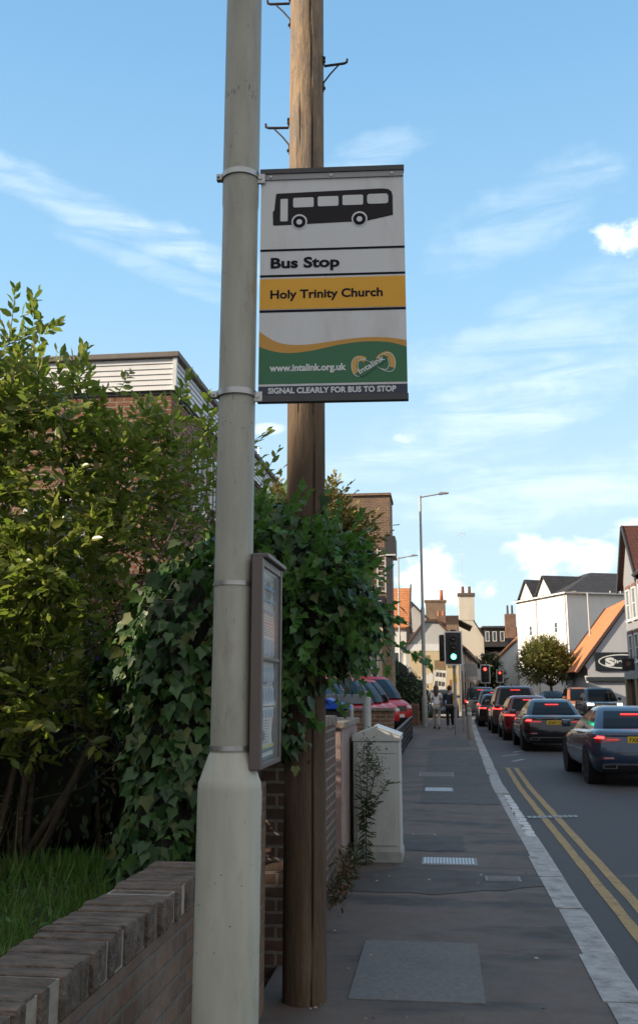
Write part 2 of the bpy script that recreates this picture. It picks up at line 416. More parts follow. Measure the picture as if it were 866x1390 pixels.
while y < 150:
    L = lens[k % 5] if y < 40 else 3.0
    wob = .006*math.sin(k*2.3)
    if 11.0 <= y < 15.6:                       # lowered stretch: narrow worn white edging
        n = 9
        for j in range(n):
            ya = y+L*j/n; yb = y+L*(j+.86+.1*math.sin(j*5))/n; xo = kl(ya)-.03+.012*math.sin(j*3.1+k)
            mw.box(xo-.085+.02*math.sin(j*1.7+k), xo+.02, ya, yb, -.13, -.018+.006*math.sin(j*2.2))
        mb.box(kl(y)-.225, kl(y)-.13, y+.004, y+L-.004, -.2, -.006)
    else:
        x1 = kl(y); x2 = kl(y+L)
        h0 = .004+.004*math.sin(k*1.9); q = .011; iw = .225+.012*math.sin(k*4.1)
        v = [(x1-iw+wob,y+q,-.2),(x1+wob,y+q,-.2),(x2+wob,y+L-q,-.2),(x2-iw+wob,y+L-q,-.2),
             (x1-iw+wob,y+q,h0),(x1-.03+wob,y+q,h0),(x2-.03+wob,y+L-q,h0),(x2-iw+wob,y+L-q,h0),
             (x1+wob,y+q,-.03),(x2+wob,y+L-q,-.03)]
        mb.add(v, [(0,1,2,3),(4,5,6,7),(5,8,9,6),(8,1,2,9),(0,4,7,3),(0,1,8,5,4),(3,2,9,6,7)])
    y += L; k += 1
tag(mb.build('kerb', kerb_m), kind='structure'); tag(mw.build('kerb_edging', kerb_w), kind='structure')
mb = MB()
for y0,y1 in zip(ys, ys[1:]):
    for q in (0,.5):
        a = y0+(y1-y0)*q; b_ = y0+(y1-y0)*(q+.5)
        mb.add([(kr(a),a,-.1),(kr(a)+.2,a,-.1),(kr(b_)+.2,b_,-.1),(kr(b_),b_,-.1),(kr(a),a,.004),(kr(a)+.2,a,.004),(kr(b_)+.2,b_,.004),(kr(b_),b_,.004)],
               [(4,5,6,7),(0,4,7,3)])
tag(mb.build('far_kerb', kerb_m), kind='structure')
yel = plain('yellow_line_paint', (.36,.245,.105), .8, .25, 20, .3, dirt=(.10,.088,.075), dirt_amt=.85, dscale=9)
mb = MB()
yy = list(np.linspace(1,22.6,40))
for xo in (.30,.48):
    for a,b_ in zip(yy, yy[1:]):
        e = lambda q, s: kl(q)+xo+s*.047+.004*math.sin(q*7+xo*9+s)
        mb.add([(e(a,-1),a,-.096),(e(a,1),a,-.096),(e(b_,1),b_,-.096),(e(b_,-1),b_,-.096)], [(0,1,2,3)])
mb.poly([(1.26,22.6,-.096),(1.95,22.66,-.096),(1.95,22.72,-.096),(1.26,22.68,-.096)])
tag(mb.build('road_marking', yel), kind='structure')
lw = plain('worn_white_paint', (.36,.36,.36), .8, .3, 12, .2, dirt=(.08,.08,.085), dirt_amt=.9, dscale=6)
mb = MB()
for x,y_,dx in ((1.5,26.5,.5),(1.9,28.2,.4),(1.62,24.6,.35)): mb.poly([(x,y_,-.0955),(x+dx,y_+.9,-.0955),(x+dx+.1,y_+.9,-.0955),(x+.1,y_,-.0955)])
tag(mb.build('faded_marking', lw), kind='structure')
# patches of newer tarmac set into the footway
for nm, pts, mt in (('footway_patch', [(-.9,10.45),(.2,10.45),(.2,11.5),(-.9,11.6)], patch_m),('footway_patch', [(-.35,14.6),(.8,14.6),(.95,27),(-.35,27)], patch_m),
                ('footway_patch', [(-.95,8.3),(.1,8.35),(.82,8.7),(.82,9.2),(-.4,9.45),(-.95,9.0)], patch_m),('footway_patch', [(-.4,28.8),(.8,28.8),(.85,33),(-.4,33)], patch_m)):
    sheet(nm, mt, wobbly(pts), .004)
conc = plain('concrete_slab', (.155,.152,.15), .85, .25, 30, .4, dirt=(.1,.095,.09), dirt_amt=.5)
o = MB().bbox(-.53,.19,5.55,6.78,-.04,.006,.003).build('concrete_cover', conc); tag(o, 'large grey concrete inspection slab in the footway beside the telegraph pole', 'access cover')
def cover(lbl, x0, x1, y0, y1, bars=0, mat=None):
    o = MB().box(x0,x1,y0,y1,-.03,.006).build('access_cover', plain('cover_frame',(.22,.22,.23),.6,.25,20,.3,metal=.2)); tag(o, lbl, 'access cover', 'covers set in the footway')
    if bars:
        mb = MB(); n = bars
        for i in range(n):
            a = x0+.02+(x1-x0-.04)*i/n
            mb.box(a, a+(x1-x0-.04)/n*.62, y0+.03, y1-.03, .0065, .011)
        mb.build('tread_bars', plain('tread_steel',(.45,.46,.48),.4,.2,30,.1,metal=.7), o)
    else:
        mb = MB(); mb.box(x0+.02,x1-.02,y0+.02,y1-.02,.0065,.009); mb.build('infill', conc, o)
cover('long ribbed steel cover crossing the footway right of the utility cabinet', -.22,.30,9.62,10.02,16)
cover('small smooth metal cover by the kerb, in front of the ribbed steel cover', .34,.64,8.9,9.12)
cover('pale striped steel cover in the footway beyond the utility cabinet', -.3,.16,16.3,16.9,12)
cover('concrete filled cover in the far footway, farthest from the utility cabinet', -.45,.2,19.0,20.0)
cover('thin metal strip cover set in the tarmac close to the utility cabinet', -.36,-.1,11.5,11.6)
drain = MB(); 
for i in range(10): drain.box(1.12+.07*i,1.175+.07*i,13.9+.02*i,14.12+.02*i,-.096,-.088)
tag(drain.build('drain_strip', plain('drain_iron',(.2,.21,.22),.5,.3,18,.3,metal=.5)), 'metal drain strip crossing the double yellow lines', 'drain')
# litter and dead leaves on the footway
mb = MB(); 
for i in range(70):
    x = rng.uniform(-.9,.8) if i%2 else -.9+rng.random()**2*.5; y = rng.uniform(4.4,12); r = rng.uniform(.006,.02); a = rng.uniform(0,6.28)
    mb.add([(x+r*math.cos(a),y+r*math.sin(a),.012),(x+.4*r*math.cos(a+1.5),y+.4*r*math.sin(a+1.5),.02),(x-r*math.cos(a),y-r*math.sin(a),.014),(x+.4*r*math.cos(a-1.5),y+.4*r*math.sin(a-1.5),.011)], [(0,1,2,3)])
tag(mb.build('litter', plain('litter_scraps',(.3,.26,.2),.8,.6,3,0)), kind='stuff')

# ------------------------------------------------------------------ bus stop column
col_m, t, b = nt('column_paint')
v = coords(t); n1 = noise(t, coords(t,(3,3,.5)), 4, 8, .65); n2 = noise(t, coords(t,(1,1,.35)), 9, 10, .75); n3 = noise(t, coords(t,(1,1,2.2)), 26, 6, .7)
c = ramp(t, [(.3,(.34,.345,.285)),(.55,(.45,.445,.37)),(.8,(.53,.505,.42))], n1).outputs[0]
c = mixc(t, ramp(t, [(.56,(0,0,0)),(.70,(.6,)*3)], n2).outputs[0], c, (.20,.17,.11))
c = mixc(t, ramp(t, [(.68,(0,0,0)),(.78,(.6,)*3)], n3).outputs[0], c, (.05,.048,.042))
t.links.new(c, b.inputs['Base Color']); b.inputs['Roughness'].default_value = .5; bump(t, b, n2, .12, .004)
PX, PY = -.556, 2.6
bs = thing('lamp_column', 'tall grey green steel column carrying the bus stop sign, thicker at its base', 'column', (PX,PY,0))
mb = MB(); mb.lathe([(.082,-.02),(.082,.02),(.0835,.9),(.0835,1.345),(.082,1.362),(.078,1.372),(.058,1.43),(.0535,1.438)], n=48)
mb.build('base', col_m, bs, 35)
mb = MB(); col_s = col_m.copy(); col_s.name = 'column_paint_grimy'
for q_ in col_s.node_tree.nodes:
    if q_.type == 'VALTORGB' and q_.color_ramp.elements[0].color[0] > .2:
        for e_,k_ in zip(q_.color_ramp.elements, ((.27,.265,.225),(.39,.38,.32),(.49,.475,.40))): e_.color = (*k_,1)
mb.lathe([(.0530,1.436),(.0525,2.0),(.0525,3.0),(.0545,3.02),(.0545,4.2),(.052,6.5),(.045,8)], n=48); mb.build('shaft', col_s, bs, 30)
# scratches and scuffs (bare darker metal, standing a hair proud)
mb = MB()
for i in range(110):
    a = rng.uniform(-2.7,-.3); z = [rng.uniform(1.5,2.4), 2.33+rng.normal()*.03, 2.85+rng.normal()*.1, 3.36+rng.normal()*.012, rng.uniform(.9,1.35), rng.uniform(2.9,3.7)][i%6]
    r = (.0552 if z > 3.02 else (.0538 if z > 1.43 else .0842)); da = rng.uniform(.01,.07) if i%3 else .02; dz = rng.uniform(.001,.005) if i%3 else rng.uniform(.005,.03)
    mb.add([(r*math.cos(a),r*math.sin(a),z),(r*math.cos(a+da),r*math.sin(a+da),z+dz*.3),(r*math.cos(a+da*.8),r*math.sin(a+da*.8),z+dz),(r*math.cos(a),r*math.sin(a),z+dz*.8)], [(0,1,2,3)])
mb.build('scuffs', plain('scuff_marks',(.12,.105,.085),.8,.5,30,0), bs)

# ------------------------------------------------------------------ bus stop sign
SX, SZ = -.494, 2.400                       # left bottom corner of the plate
SW, SH = .424, .720
sg = thing('bus_stop_sign', 'white, yellow and green bus stop flag sign clamped to the grey column', 'bus stop sign', (SX,PY,SZ), R(3.2))
def flat(name, mat, polys, y, parent=sg):
    mb = MB()
    for p in polys: mb.poly([(x,y,z) for x,z in p])
    o = mb.build(name, mat, parent); return o
def rc(x0,x1,z0,z1): return [(x0,z0),(x1,z0),(x1,z1),(x0,z1)]
def S(px, py): return ((px-62)/750*SW, (1318-py)/1250*SH)
panel_m = plain('sign_white', (.66,.665,.67), .45, .05, 3, .02, spec=.3, dirt=(.36,.34,.30), dirt_amt=.35, dscale=9, stretch=(1,1,.3))
MB().box(0,SW,-.004,.004,0,SH).build('panel', panel_m, sg)
y0 = -.0048
ch = plain('sign_channel', (.05,.048,.05), .5, .2, 20, .1)
MB().box(-.002,SW+.002,-.013,.010,SH-.012,SH+.003).build('top_channel', ch, sg)
MB().box(-.002,SW+.002,-.013,.010,-.003,.015).build('bottom_channel', ch, sg)
MB().box(0,SW,-.009,-.0042,SH-.030,SH-.0125).build('retaining_strip', plain('strip_grey',(.30,.30,.31),.4,.1,8,.05), sg)
mb = MB()
for x in (.03,.21,.39): mb.lathe([(.004,-.012),(.004,-.0092)], x, SH-.0215, 10, 'y')
mb.build('rivet', steel, sg)
blk = letter_black
flat('divider_bars', blk, [rc(0,SW,S(0,519)[1],S(0,507)[1]), rc(0,SW,S(0,660)[1],S(0,648)[1]), rc(0,SW,S(0,851)[1],S(0,838)[1])], y0)
flat('name_band', plain('sign_yellow',(.76,.37,.006),.35,.06,5,.02), [rc(0,SW,S(0,834)[1],S(0,670)[1])], y0)
# wave: amber above green
def wave(pts):
    from mathutils import Vector as V_
    out = []; P = [S(*p) for p in pts]
    for i in range(len(P)-1):
        p0 = P[max(i-1,0)]; p1 = P[i]; p2 = P[i+1]; p3 = P[min(i+2,len(P)-1)]
        for k in range(8):
            u = k/8
            out.append(tuple(.5*((2*p1[j])+(-p0[j]+p2[j])*u+(2*p0[j]-5*p1[j]+4*p2[j]-p3[j])*u*u+(-p0[j]+3*p1[j]-3*p2[j]+p3[j])*u**3) for j in (0,1)))
    return out+[P[-1]]
W1 = wave([(62,950),(140,1002),(220,1024),(330,1024),(470,1006),(600,994),(720,998),(812,1014)])
W2 = wave([(62,1032),(140,1058),(220,1068),(330,1058),(470,1030),(600,1016),(720,1022),(812,1048)])
def band(top, bot): return [[bot[i],bot[i+1],top[i+1],top[i]] for i in range(len(top)-1)]
flat('amber_wave', plain('sign_amber',(.55,.27,.03),.35,.08,6,.02), band(W1,W2), y0)
flat('green_field', plain('sign_green',(.014,.13,.045),.35,.08,6,.02), band(W2, [(x,S(0,1228)[1]) for x,z in W2]), y0)
flat('warning_band', plain('sign_navy',(.016,.018,.05),.35,.08,6,.02), [rc(0,SW,.0155,S(0,1240)[1])], y0)
def lettering(name, s, px0, px1, base, cappx, mat, bold, y=y0-.0008, parent=sg, shear=0.):
    x0, z0 = S(px0, base); x1,_ = S(px1, base); capm = cappx/1250*SH
    v, f = text_geo(s, x1-x0, capm, bold, shear)
    mb = MB(); mb.add([(x0+a, y, z0+b_) for a,b_ in v], f); return mb.build(name, mat, parent)
lettering('stop_lettering','Bus Stop',118,475,610,56,blk,.034)
lettering('name_lettering','Holy Trinity Church',118,695,776,46,blk,.028)
wl = plain('letter_white',(.66,.68,.68),.4,.05,4,0)
lettering('web_lettering','www.intalink.org.uk',118,506,1162,36,wl,.034)
lettering('warning_lettering','SIGNAL CLEARLY FOR BUS TO STOP',112,755,1277,29,wl,.036)
# bus pictogram
body = [(128,372),(126,300),(134,290),(142,200),(150,196),(700,186),(730,190),(748,204),(754,226),(754,336),(620,364),(140,376)]
bo = flat('bus_pictogram', plain('pictogram_black',(.028,.024,.028),.65,.08,5,0,spec=.15), [[S(*p) for p in body]], y0)
light = panel_m
def rr(x0,x1,y0_,y1,r=8):
    pts = []
    for cx,cy,a0 in ((x1-r,y1-r,0),(x0+r,y1-r,90),(x0+r,y0_+r,180),(x1-r,y0_+r,270)):
        for k in range(5):
            a = R(a0+k*22.5); pts.append(S(cx+r*math.cos(a), cy+r*math.sin(a)))
    return pts
def disc(cx,cy,r,n=28): return [S(cx+r*math.cos(2*PI*k/n), cy+r*math.sin(2*PI*k/n)) for k in range(n)]
flat('window_shapes', light, [rr(166,205,228,354,4), rr(233,341,224,278), rr(362,471,221,276), rr(492,600,218,274), rr(621,731,216,271,14), disc(266,358,41), disc(580,352,41)], y0-.0008, bo)
flat('tyre_shapes', blk, [disc(266,360,33), disc(580,354,33)], y0-.0016, bo)
flat('hub_shapes', light, [disc(266,361,15), disc(580,355,15)], y0-.0024, bo)
# woven loop emblem with its name on the slant
def ribbon(f, a, b_, n=30):
    c = [f(a+(b_-a)*i/n) for i in range(n+1)]; out = []
    return c
def lem(u, s=1.0):
    a = u; x = 98*math.cos(a); yv = 46*math.sin(2*a)*.95+0
    x *= s; yv *= s; r = R(-8); return (643+x*math.cos(r)-yv*math.sin(r), 1138+x*math.sin(r)+yv*math.cos(r)+0)
def loop_band(s0, s1, u0, u1, n=40):
    return [[S(*lem(u0+(u1-u0)*i/n, s0)), S(*lem(u0+(u1-u0)*(i+1)/n, s0)), S(*lem(u0+(u1-u0)*(i+1)/n, s1)), S(*lem(u0+(u1-u0)*i/n, s1))] for i in range(n)]
def thickline(f, u0, u1, wd, n=44):
    out = []; 
    P = [f(u0+(u1-u0)*i/n) for i in range(n+1)]
    q = []
    for i,p in enumerate(P):
        a = P[max(0,i-1)]; c = P[min(n,i+1)]; dx,dy = c[0]-a[0], c[1]-a[1]; l = math.hypot(dx,dy)+1e-9
        q.append(((p[0]-dy/l*wd, p[1]+dx/l*wd),(p[0]+dy/l*wd, p[1]-dx/l*wd)))
    return [[S(*q[i][0]),S(*q[i+1][0]),S(*q[i+1][1]),S(*q[i][1])] for i in range(n)]
am = plain('emblem_amber',(.58,.33,.06),.35,.08,6,.02)
em = flat('emblem', am, thickline(lem, PI*.62, PI*1.12, 14)+thickline(lem, -PI*.42, PI*.12, 14), y0-.0008)
flat('emblem_outline', wl, thickline(lambda u: lem(u,1.13), 0, 2*PI, 1.6, 80)+thickline(lambda u: lem(u,.80), 0, 2*PI, 1.6, 80), y0-.0016, em)
bm_ = [(566,1196),(580,1166),(690,1090),(716,1098),(700,1124),(592,1200)]
flat('emblem_band', plain('sign_green_dark',(.012,.11,.04),.35,.08,6,.02), [[S(*p) for p in bm_]], y0-.0024, em)
v, f = text_geo('Intalink', 148/750*SW, 30/1250*SH, .02)
ang = R(31); x0,z0 = S(576,1188)
mb = MB(); mb.add([(x0+a*math.cos(ang)-b_*math.sin(ang), y0-.0032, z0+a*math.sin(ang)+b_*math.cos(ang)) for a,b_ in v], f); mb.build('emblem_lettering', wl, em)
# clamps round the column
for z in (.702, .022):
    mb = MB(); n = 40; r0,r1 = .0548,.0575; h = .0085
    cx = PX-SX
    prof = [(r0,z-h),(r1,z-h),(r1,z+h),(r0,z+h)]
    mb.lathe(prof, cx, 0, n); 
    mb.bbox(cx-.072,cx-.054,-.016,.004,z-.010,z+.010,.003); mb.tube([(cx-.066,-.024,z),(cx-.066,.012,z)], .0045, 8)
    mb.bbox(cx+.046,.004,-.010,.012,z-.014,z+.008,.003)
    mb.tube([(cx+.06,-.018,z-.008),(cx+.06,.016,z-.008)], .006, 8); mb.bbox(cx+.05,cx+.075,-.014,-.006,z-.024,z+.006,.002)
    mb.build('clamp', steel, sg, 35)

# ------------------------------------------------------------------ timetable case
TX, TY, TZ = -.498, 2.56, 1.395
tt = thing('timetable_case', 'brown framed bus timetable case strapped to the side of the column', 'timetable case', (TX,TY,TZ))
fr = plain('case_brown', (.115,.09,.08), .45, .1, 10, .08)
hh = .557; dd = .335; th = .030
mb = MB()
mb.bbox(0,th,0,.028,0,hh,.003); mb.bbox(0,th,dd-.022,dd,0,hh,.003); mb.bbox(0,th-.0015,.028,dd-.022,0,.014,.002); mb.bbox(0,th-.0015,.028,dd-.022,hh-.022,hh-.001,.002); mb.bbox(0,th-.003,.028,dd-.022,.282,.292,.002)
mb.build('frame', fr, tt)
MB().bbox(-.004,th+.012,.02,dd+.004,hh+.001,hh+.013,.003).build('hood', fr, tt)
MB().box(.002,.006,.028,dd-.022,.014,hh-.02).build('back_panel', fr, tt)
pap = plain('timetable_paper', (.62,.63,.60), .7, .05, 8, .05)
blu = plain('print_blue', (.10,.28,.42), .7, .1, 8, 0); grn = plain('print_green', (.05,.16,.13), .7, .1, 8, 0); gry = plain('print_grey', (.22,.24,.27), .8, .2, 60, 0); yl = plain('print_yellow', (.55,.5,.12), .7, .1, 8, 0); rd = plain('print_red', (.5,.2,.22), .7, .1, 8, 0); pb = plain('print_pale_blue', (.36,.45,.55), .7, .1, 8, 0)
def sheetp(z0, z1, nb):
    mb = MB(); n = 10; w0,w1 = .034,dd-.030; 
    v = []
    for j in range(n+1):
        z = z0+(z1-z0)*j/n
        for i in range(6): v.append((.0085+.0022*math.sin(j*.6+nb)+.0012*math.sin(i*1.3+nb), w0+(w1-w0)*i/5+.004*math.sin(j*.5+nb)*(i/5), z))
    mb.add(v, [(j*6+i,j*6+i+1,(j+1)*6+i+1,(j+1)*6+i) for j in range(n) for i in range(5)])
    o = mb.build('timetable_sheet', pap, tt, True); return o
def pr(o, nm, mat, rects):
    mb = MB()
    for a0,a1,z0,z1 in rects: mb.box(.0125,.0130,.034+a0*.27,.034+a1*.27,z0,z1)
    mb.build(nm, mat, o)
def texty(z0,z1,n,a0=.05,a1=.95):
    out = []
    for i in range(n):
        z = z0+(z1-z0)*(i+.5)/n; a = a0
        while a < a1-.05:
            L = rng.uniform(.04,.16); out.append((a,min(a1,a+L),z-.0011,z+.0011)); a += L+.03
    return out
s1 = sheetp(.296,.532,0); pr(s1,'heading_bars',blu,[(0,1,.486,.495),(0,1,.452,.459),(0,1,.420,.427)]); pr(s1,'red_rule',rd,[(0,1,.388,.391)]); pr(s1,'text_lines',gry,texty(.500,.528,4)+texty(.462,.482,3)+texty(.43,.449,3)+texty(.394,.417,3)+texty(.352,.384,5)); pr(s1,'table_columns',pb,[(.05+.16*i,.17+.16*i,.300,.345) for i in range(6)])
s2 = sheetp(.160,.280,1); pr(s2,'table_columns',pb,[(.05+.16*i,.17+.16*i,.226,.268) for i in range(6)]+[(.05+.16*i,.17+.16*i,.166,.210) for i in range(6)]); pr(s2,'text_lines',gry,texty(.212,.222,2))
s3 = sheetp(.016,.156,2); pr(s3,'table_columns',pb,[(.05+.16*i,.17+.16*i,.128,.150) for i in range(6)]); pr(s3,'text_lines',gry,texty(.058,.124,9,.05,.7)); pr(s3,'yellow_rule',yl,[(0,1,.047,.054)]); pr(s3,'footer',grn,[(0,1,.036,.045),(0,1,.016,.024)])
m, t, b = nt('case_glazing'); b.inputs['Roughness'].default_value = .08; b.inputs['Alpha'].default_value = .14; b.inputs['Base Color'].default_value = (.8,.85,.85,1); b.inputs['Specular IOR Level'].default_value = .8
MB().box(.0225,.0245,.028,dd-.022,.014,hh-.022).build('glazing', m, tt)
for z in (.487,.055):
    mb = MB(); cx = PX-TX; mb.lathe([(.0532,z-.006),(.0552,z-.006),(.0552,z+.006),(.0532,z+.006)], cx, PY-TY, 36); mb.build('strap', steel, tt, 35)

# ------------------------------------------------------------------ telegraph pole
TPX, TPY = -.755, 5.5
wood, t, b = nt('pole_wood')
vs = coords(t, (1,1,.085)); n1 = noise(t, vs, 24, 10, .78); n2 = noise(t, coords(t,(1,1,.25)), 3, 5, .6); n3 = noise(t, coords(t,(1,1,.3)), 40, 4, .6)
c = ramp(t, [(.28,(.06,.042,.03)),(.45,(.16,.115,.075)),(.6,(.24,.175,.11)),(.75,(.33,.25,.17))], n1).outputs[0]
tcz = N(t,'ShaderNodeTexCoord'); spz = N(t,'ShaderNodeSeparateXYZ'); t.links.new(tcz.outputs['Object'], spz.inputs[0])
mz = N(t,'ShaderNodeMapRange'); t.links.new(spz.outputs[2], mz.inputs[0]); mz.inputs[1].default_value = 2.8; mz.inputs[2].default_value = 5.0
tar = mixc(t, ramp(t, [(.3,(.85,.85,.85)),(.7,(.45,.45,.45))], n2).outputs[0], c, (.045,.026,.017))      # creosoted butt of the pole, weathered above, paled further to paint in sun past the shadow line
pale = ramp(t, [(.28,(.10,.075,.055)),(.45,(.25,.175,.115)),(.6,(.36,.26,.165)),(.75,(.46,.35,.235))], n1).outputs[0]
n4 = noise(t, coords(t,(1,1,.45)), 7, 8, .75); pale = mixc(t, ramp(t,[(.46,(0,0,0)),(.6,(.75,)*3)],n4).outputs[0], pale, (.175,.15,.13)); n5 = noise(t, coords(t,(1,1,.6)), 19, 5, .7); pale = mixc(t, ramp(t,[(.60,(0,0,0)),(.70,(.8,)*3)],n5).outputs[0], pale, (.07,.055,.042))
c = mixc(t, mz.outputs[0], tar, pale)
t.links.new(c, b.inputs['Base Color']); b.inputs['Roughness'].default_value = .8; b.inputs['Specular IOR Level'].default_value = .25
hm = mixc(t, .4, n1, n3); bump(t, b, hm, 1.0, .018)
tp = thing('telegraph_pole', 'weathered wooden telegraph pole with iron climbing steps behind the bus stop sign', 'telegraph pole', (TPX,TPY,0))
mb = MB(); nz = 90; na = 96; vs = []
cracks = [(-1.16,.030,.035,.14,.3),(-1.75,.012,.02,.08,2.0),(-2.45,.010,.02,.06,4.0),(-.6,.010,.018,.07,1.1),(-2.05,.007,.012,.1,5.2)]
for j in range(nz+1):
    z = -.1+9.2*j/nz; r0 = .117-.0016*z
    for k in range(na):
        a = 2*PI*k/na-PI; r = r0*(1+.012*math.sin(3*a+z*.7)+.006*math.sin(7*a-z*1.9))
        for a0,dp,wd,am_,ph in cracks:
            ac = a0+am_*math.sin(z*.55+ph)+.03*math.sin(z*2.7+ph)
            d = (a-ac)/wd
            if abs(d) < 1: r -= dp*(1-abs(d))*(.5+.5*math.sin(z*.9+ph*2) if dp < .02 else 1)
        vs.append((r*math.cos(a), r*math.sin(a), z))
mb.add(vs, [(j*na+k, j*na+(k+1)%na, (j+1)*na+(k+1)%na, (j+1)*na+k) for j in range(nz) for k in range(na)]+[tuple(nz*na+k for k in range(na))])
mb.build('shaft', wood, tp, 50)
iron = plain('step_iron', (.03,.018,.017), .7, .4, 30, .3)
for z, sd in ((6.02,-1),(5.535,1),(5.11,-1),(4.62,1),(4.16,-1),(6.5,1)):
    r0 = .117-.0016*z; x0 = sd*(r0-.004); x1 = sd*(r0+.155); mb = MB()
    mb.tube([(x0,-.02,z+.07),(x0+sd*.008,-.02,z+.03),(x0+sd*.012,-.02,z-.004),(x1-sd*.02,-.02,z+.004),(x1-sd*.003,-.02,z+.012),(x1,-.02,z+.035)], [.006,.007,.0085,.0085,.0085,.0075], 8)
    mb.tube([(sd*(r0+.10),-.02,z-.004),(sd*(r0+.045),-.02,z-.065),(x0+sd*.006,-.02,z-.125),(x0+sd*.004,-.02,z-.19)], [.005,.0055,.006,.006], 7)
    for q in (.055,.03,-.165): mb.tube([(x0-sd*.01,-.02,z+q),(x0+sd*.018,-.02,z+q)], .011, 7)
    mb.build('climbing_step', iron, tp, 40)
mb = MB()
for z in (1.74,1.6,1.2): 
    a = -.75; mb.lathe([(.006,-.128),(.004,-.118)], .075,z, 8,'y')
# ------------------------------------------------------------------ low garden wall and brick boundary wall
old_brick = brick('old_garden_brick', (.165,.10,.065), (.10,.065,.05), (.12,.10,.085), .215,.075,.010, stain=(.28,.25,.22), stain_amt=.5)
cope = plain('weathered_coping', (.20,.165,.14), .9, .35, 14, .9, dirt=(.38,.35,.31), dirt_amt=.6, dscale=12, bdist=.02)
gw = thing('garden_wall', 'low weathered brick garden wall with brick on edge top beside the lawn', 'wall', (-1.085,.5,0))
MB().box(-1.205,-.965,-3.0,4.17,-.12,.785).build('brickwork', old_brick, gw, org=(-1.085,.5,0))
cols3 = [plain('coping_brick', (.125,.094,.074), .95, .65, 11, 1.0, dirt=(.26,.23,.19), dirt_amt=.4, dscale=9, bdist=.04, stretch=(1.0,2.4,2.0)), None]
mb = MB(); y = -3.0; k = 0
while y < 4.15:
    d = .066+.006*math.sin(k*1.9); j = .006*math.sin(k*2.7); zt = .897+.003*math.sin(k*1.3)+rng.normal()*.002
    mb.bbox(-1.207+j+rng.normal()*.004,-.963+j+rng.normal()*.005,y,y+d,.787,zt,.012); y += d+.006; k += 1
mb.build('coping_course', cols3[0], gw, 40, org=(-1.085,.5,0))
MB().box(-1.199,-.970,-3,4.16,.786,.889).build('mortar_bed', plain('lime_mortar',(.30,.27,.23),.95,.3,25,.6), gw, org=(-1.085,.5,0))
bw_m = brick('boundary_brick', (.14,.082,.062), (.095,.062,.052), (.22,.195,.17), .215,.075,.011, stain=(.07,.06,.052), stain_amt=.75)
bwl = thing('boundary_wall', 'dark brick boundary wall with pale mortar between telegraph pole and utility cabinet', 'wall', (-1.03,8,0))
MB().box(-1.16,-.93,6.15,8.75,-.12,1.30).build('brickwork', bw_m, bwl, org=(-1.03,8,0))
mb = MB(); y = 6.14; k = 0
while y < 8.74:
    mb.bbox(-1.17+.003*math.sin(k*2.1),-.92+.003*math.sin(k*1.7),y,y+.068,1.302,1.375+.004*math.sin(k*3.3),.008); y += .076; k += 1
mb.build('coping_course', cope, bwl, 40, org=(-1.03,8,0))
pw = thing('rendered_pier', 'short pinkish rendered wall pier between the boundary wall and utility cabinet', 'wall', (-1.03,9.4,0))
MB().bbox(-1.14,-.90,9.0,10.6,-.1,1.25,.012).build('render', plain('pink_render',(.30,.22,.20),.9,.2,6,.5,dirt=(.12,.10,.09),dirt_amt=.6,bdist=.03), pw, org=(-1.03,9.4,0))
MB().bbox(-1.17,-.87,8.97,10.63,1.252,1.31,.012).build('cap', cope, pw, org=(-1.03,9.4,0))
gp = thing('stone_quoined_pier', 'narrow brick gate pier with pale stone quoins behind the column base', 'gate pier', (-1.03,5.2,0))
MB().box(-1.16,-.935,4.95,5.30,-.1,1.12).build('brickwork', brick('pier_brick',(.19,.125,.085),(.13,.085,.065),(.17,.14,.11),.215,.075,.012,stain_amt=.4), gp, org=(-1.03,5.2,0))
mb = MB()
for i in range(8): mb.bbox(-1.0-.05*(i%2),-.915+.006*math.sin(i*3),4.925,5.02+.04*(i%2),-.02+i*.142,.112+i*.142,.014)
mb.build('quoins', plain('quoin_stone',(.36,.30,.24),.9,.25,9,.8,dirt=(.16,.12,.09),dirt_amt=.6,bdist=.03), gp, 40, org=(-1.03,5.2,0))
# ------------------------------------------------------------------ utility cabinet
cabm = plain('cabinet_paint', (.46,.475,.46), .5, .07, 4, .04, dirt=(.2,.2,.17), dirt_amt=.45, dscale=3, stretch=(1,1,.4))
cx0,cx1,cy0,cy1 = -.86,-.415,9.72,10.28
cb_ = thing('utility_cabinet', 'grey green street utility cabinet with sloped lid beside the brick wall', 'utility cabinet', ((cx0+cx1)/2,(cy0+cy1)/2,0)); og = ((cx0+cx1)/2,(cy0+cy1)/2,0)
MB().bbox(cx0-.01,cx1+.012,cy0-.01,cy1+.01,-.03,.085,.006).build('plinth', plain('cabinet_plinth',(.33,.34,.32),.7,.15,8,.2,dirt=(.1,.1,.09),dirt_amt=.7), cb_, org=og)
MB().bbox(cx0,cx1,cy0,cy1,.086,1.105,.006).build('body', cabm, cb_, org=og)
mb = MB(); mb.prism([(cx0-.012,1.107),(cx1+.014,1.107),(cx1+.014,1.155),(cx0+.205,1.245),(cx0-.012,1.165)], cy0-.014, cy1+.014, 'y'); mb.build('lid', cabm, cb_, org=og, bev=.006)
mb = MB(); mb.add([(cx0+.207,cy0-.016,1.250),(cx1+.018,cy0-.016,1.158),(cx1+.018,cy1+.016,1.158),(cx0+.207,cy1+.016,1.250),(cx0+.207,cy0-.016,1.256),(cx1+.018,cy0-.016,1.166),(cx1+.018,cy1+.016,1.166),(cx0+.207,cy1+.016,1.256)],[(0,1,2,3),(4,5,6,7),(0,1,5,4),(1,2,6,5),(2,3,7,6),(3,0,4,7)])
mb.build('lid_plate', plain('lid_pale',(.55,.57,.58),.45,.05,5,.03), cb_, org=og)
dr = MB().bbox(cx0+.03,cx1-.035,cy0-.013,cy0-.001,.15,.985,.004).build('door', cabm, cb_, org=og)
mb = MB(); 
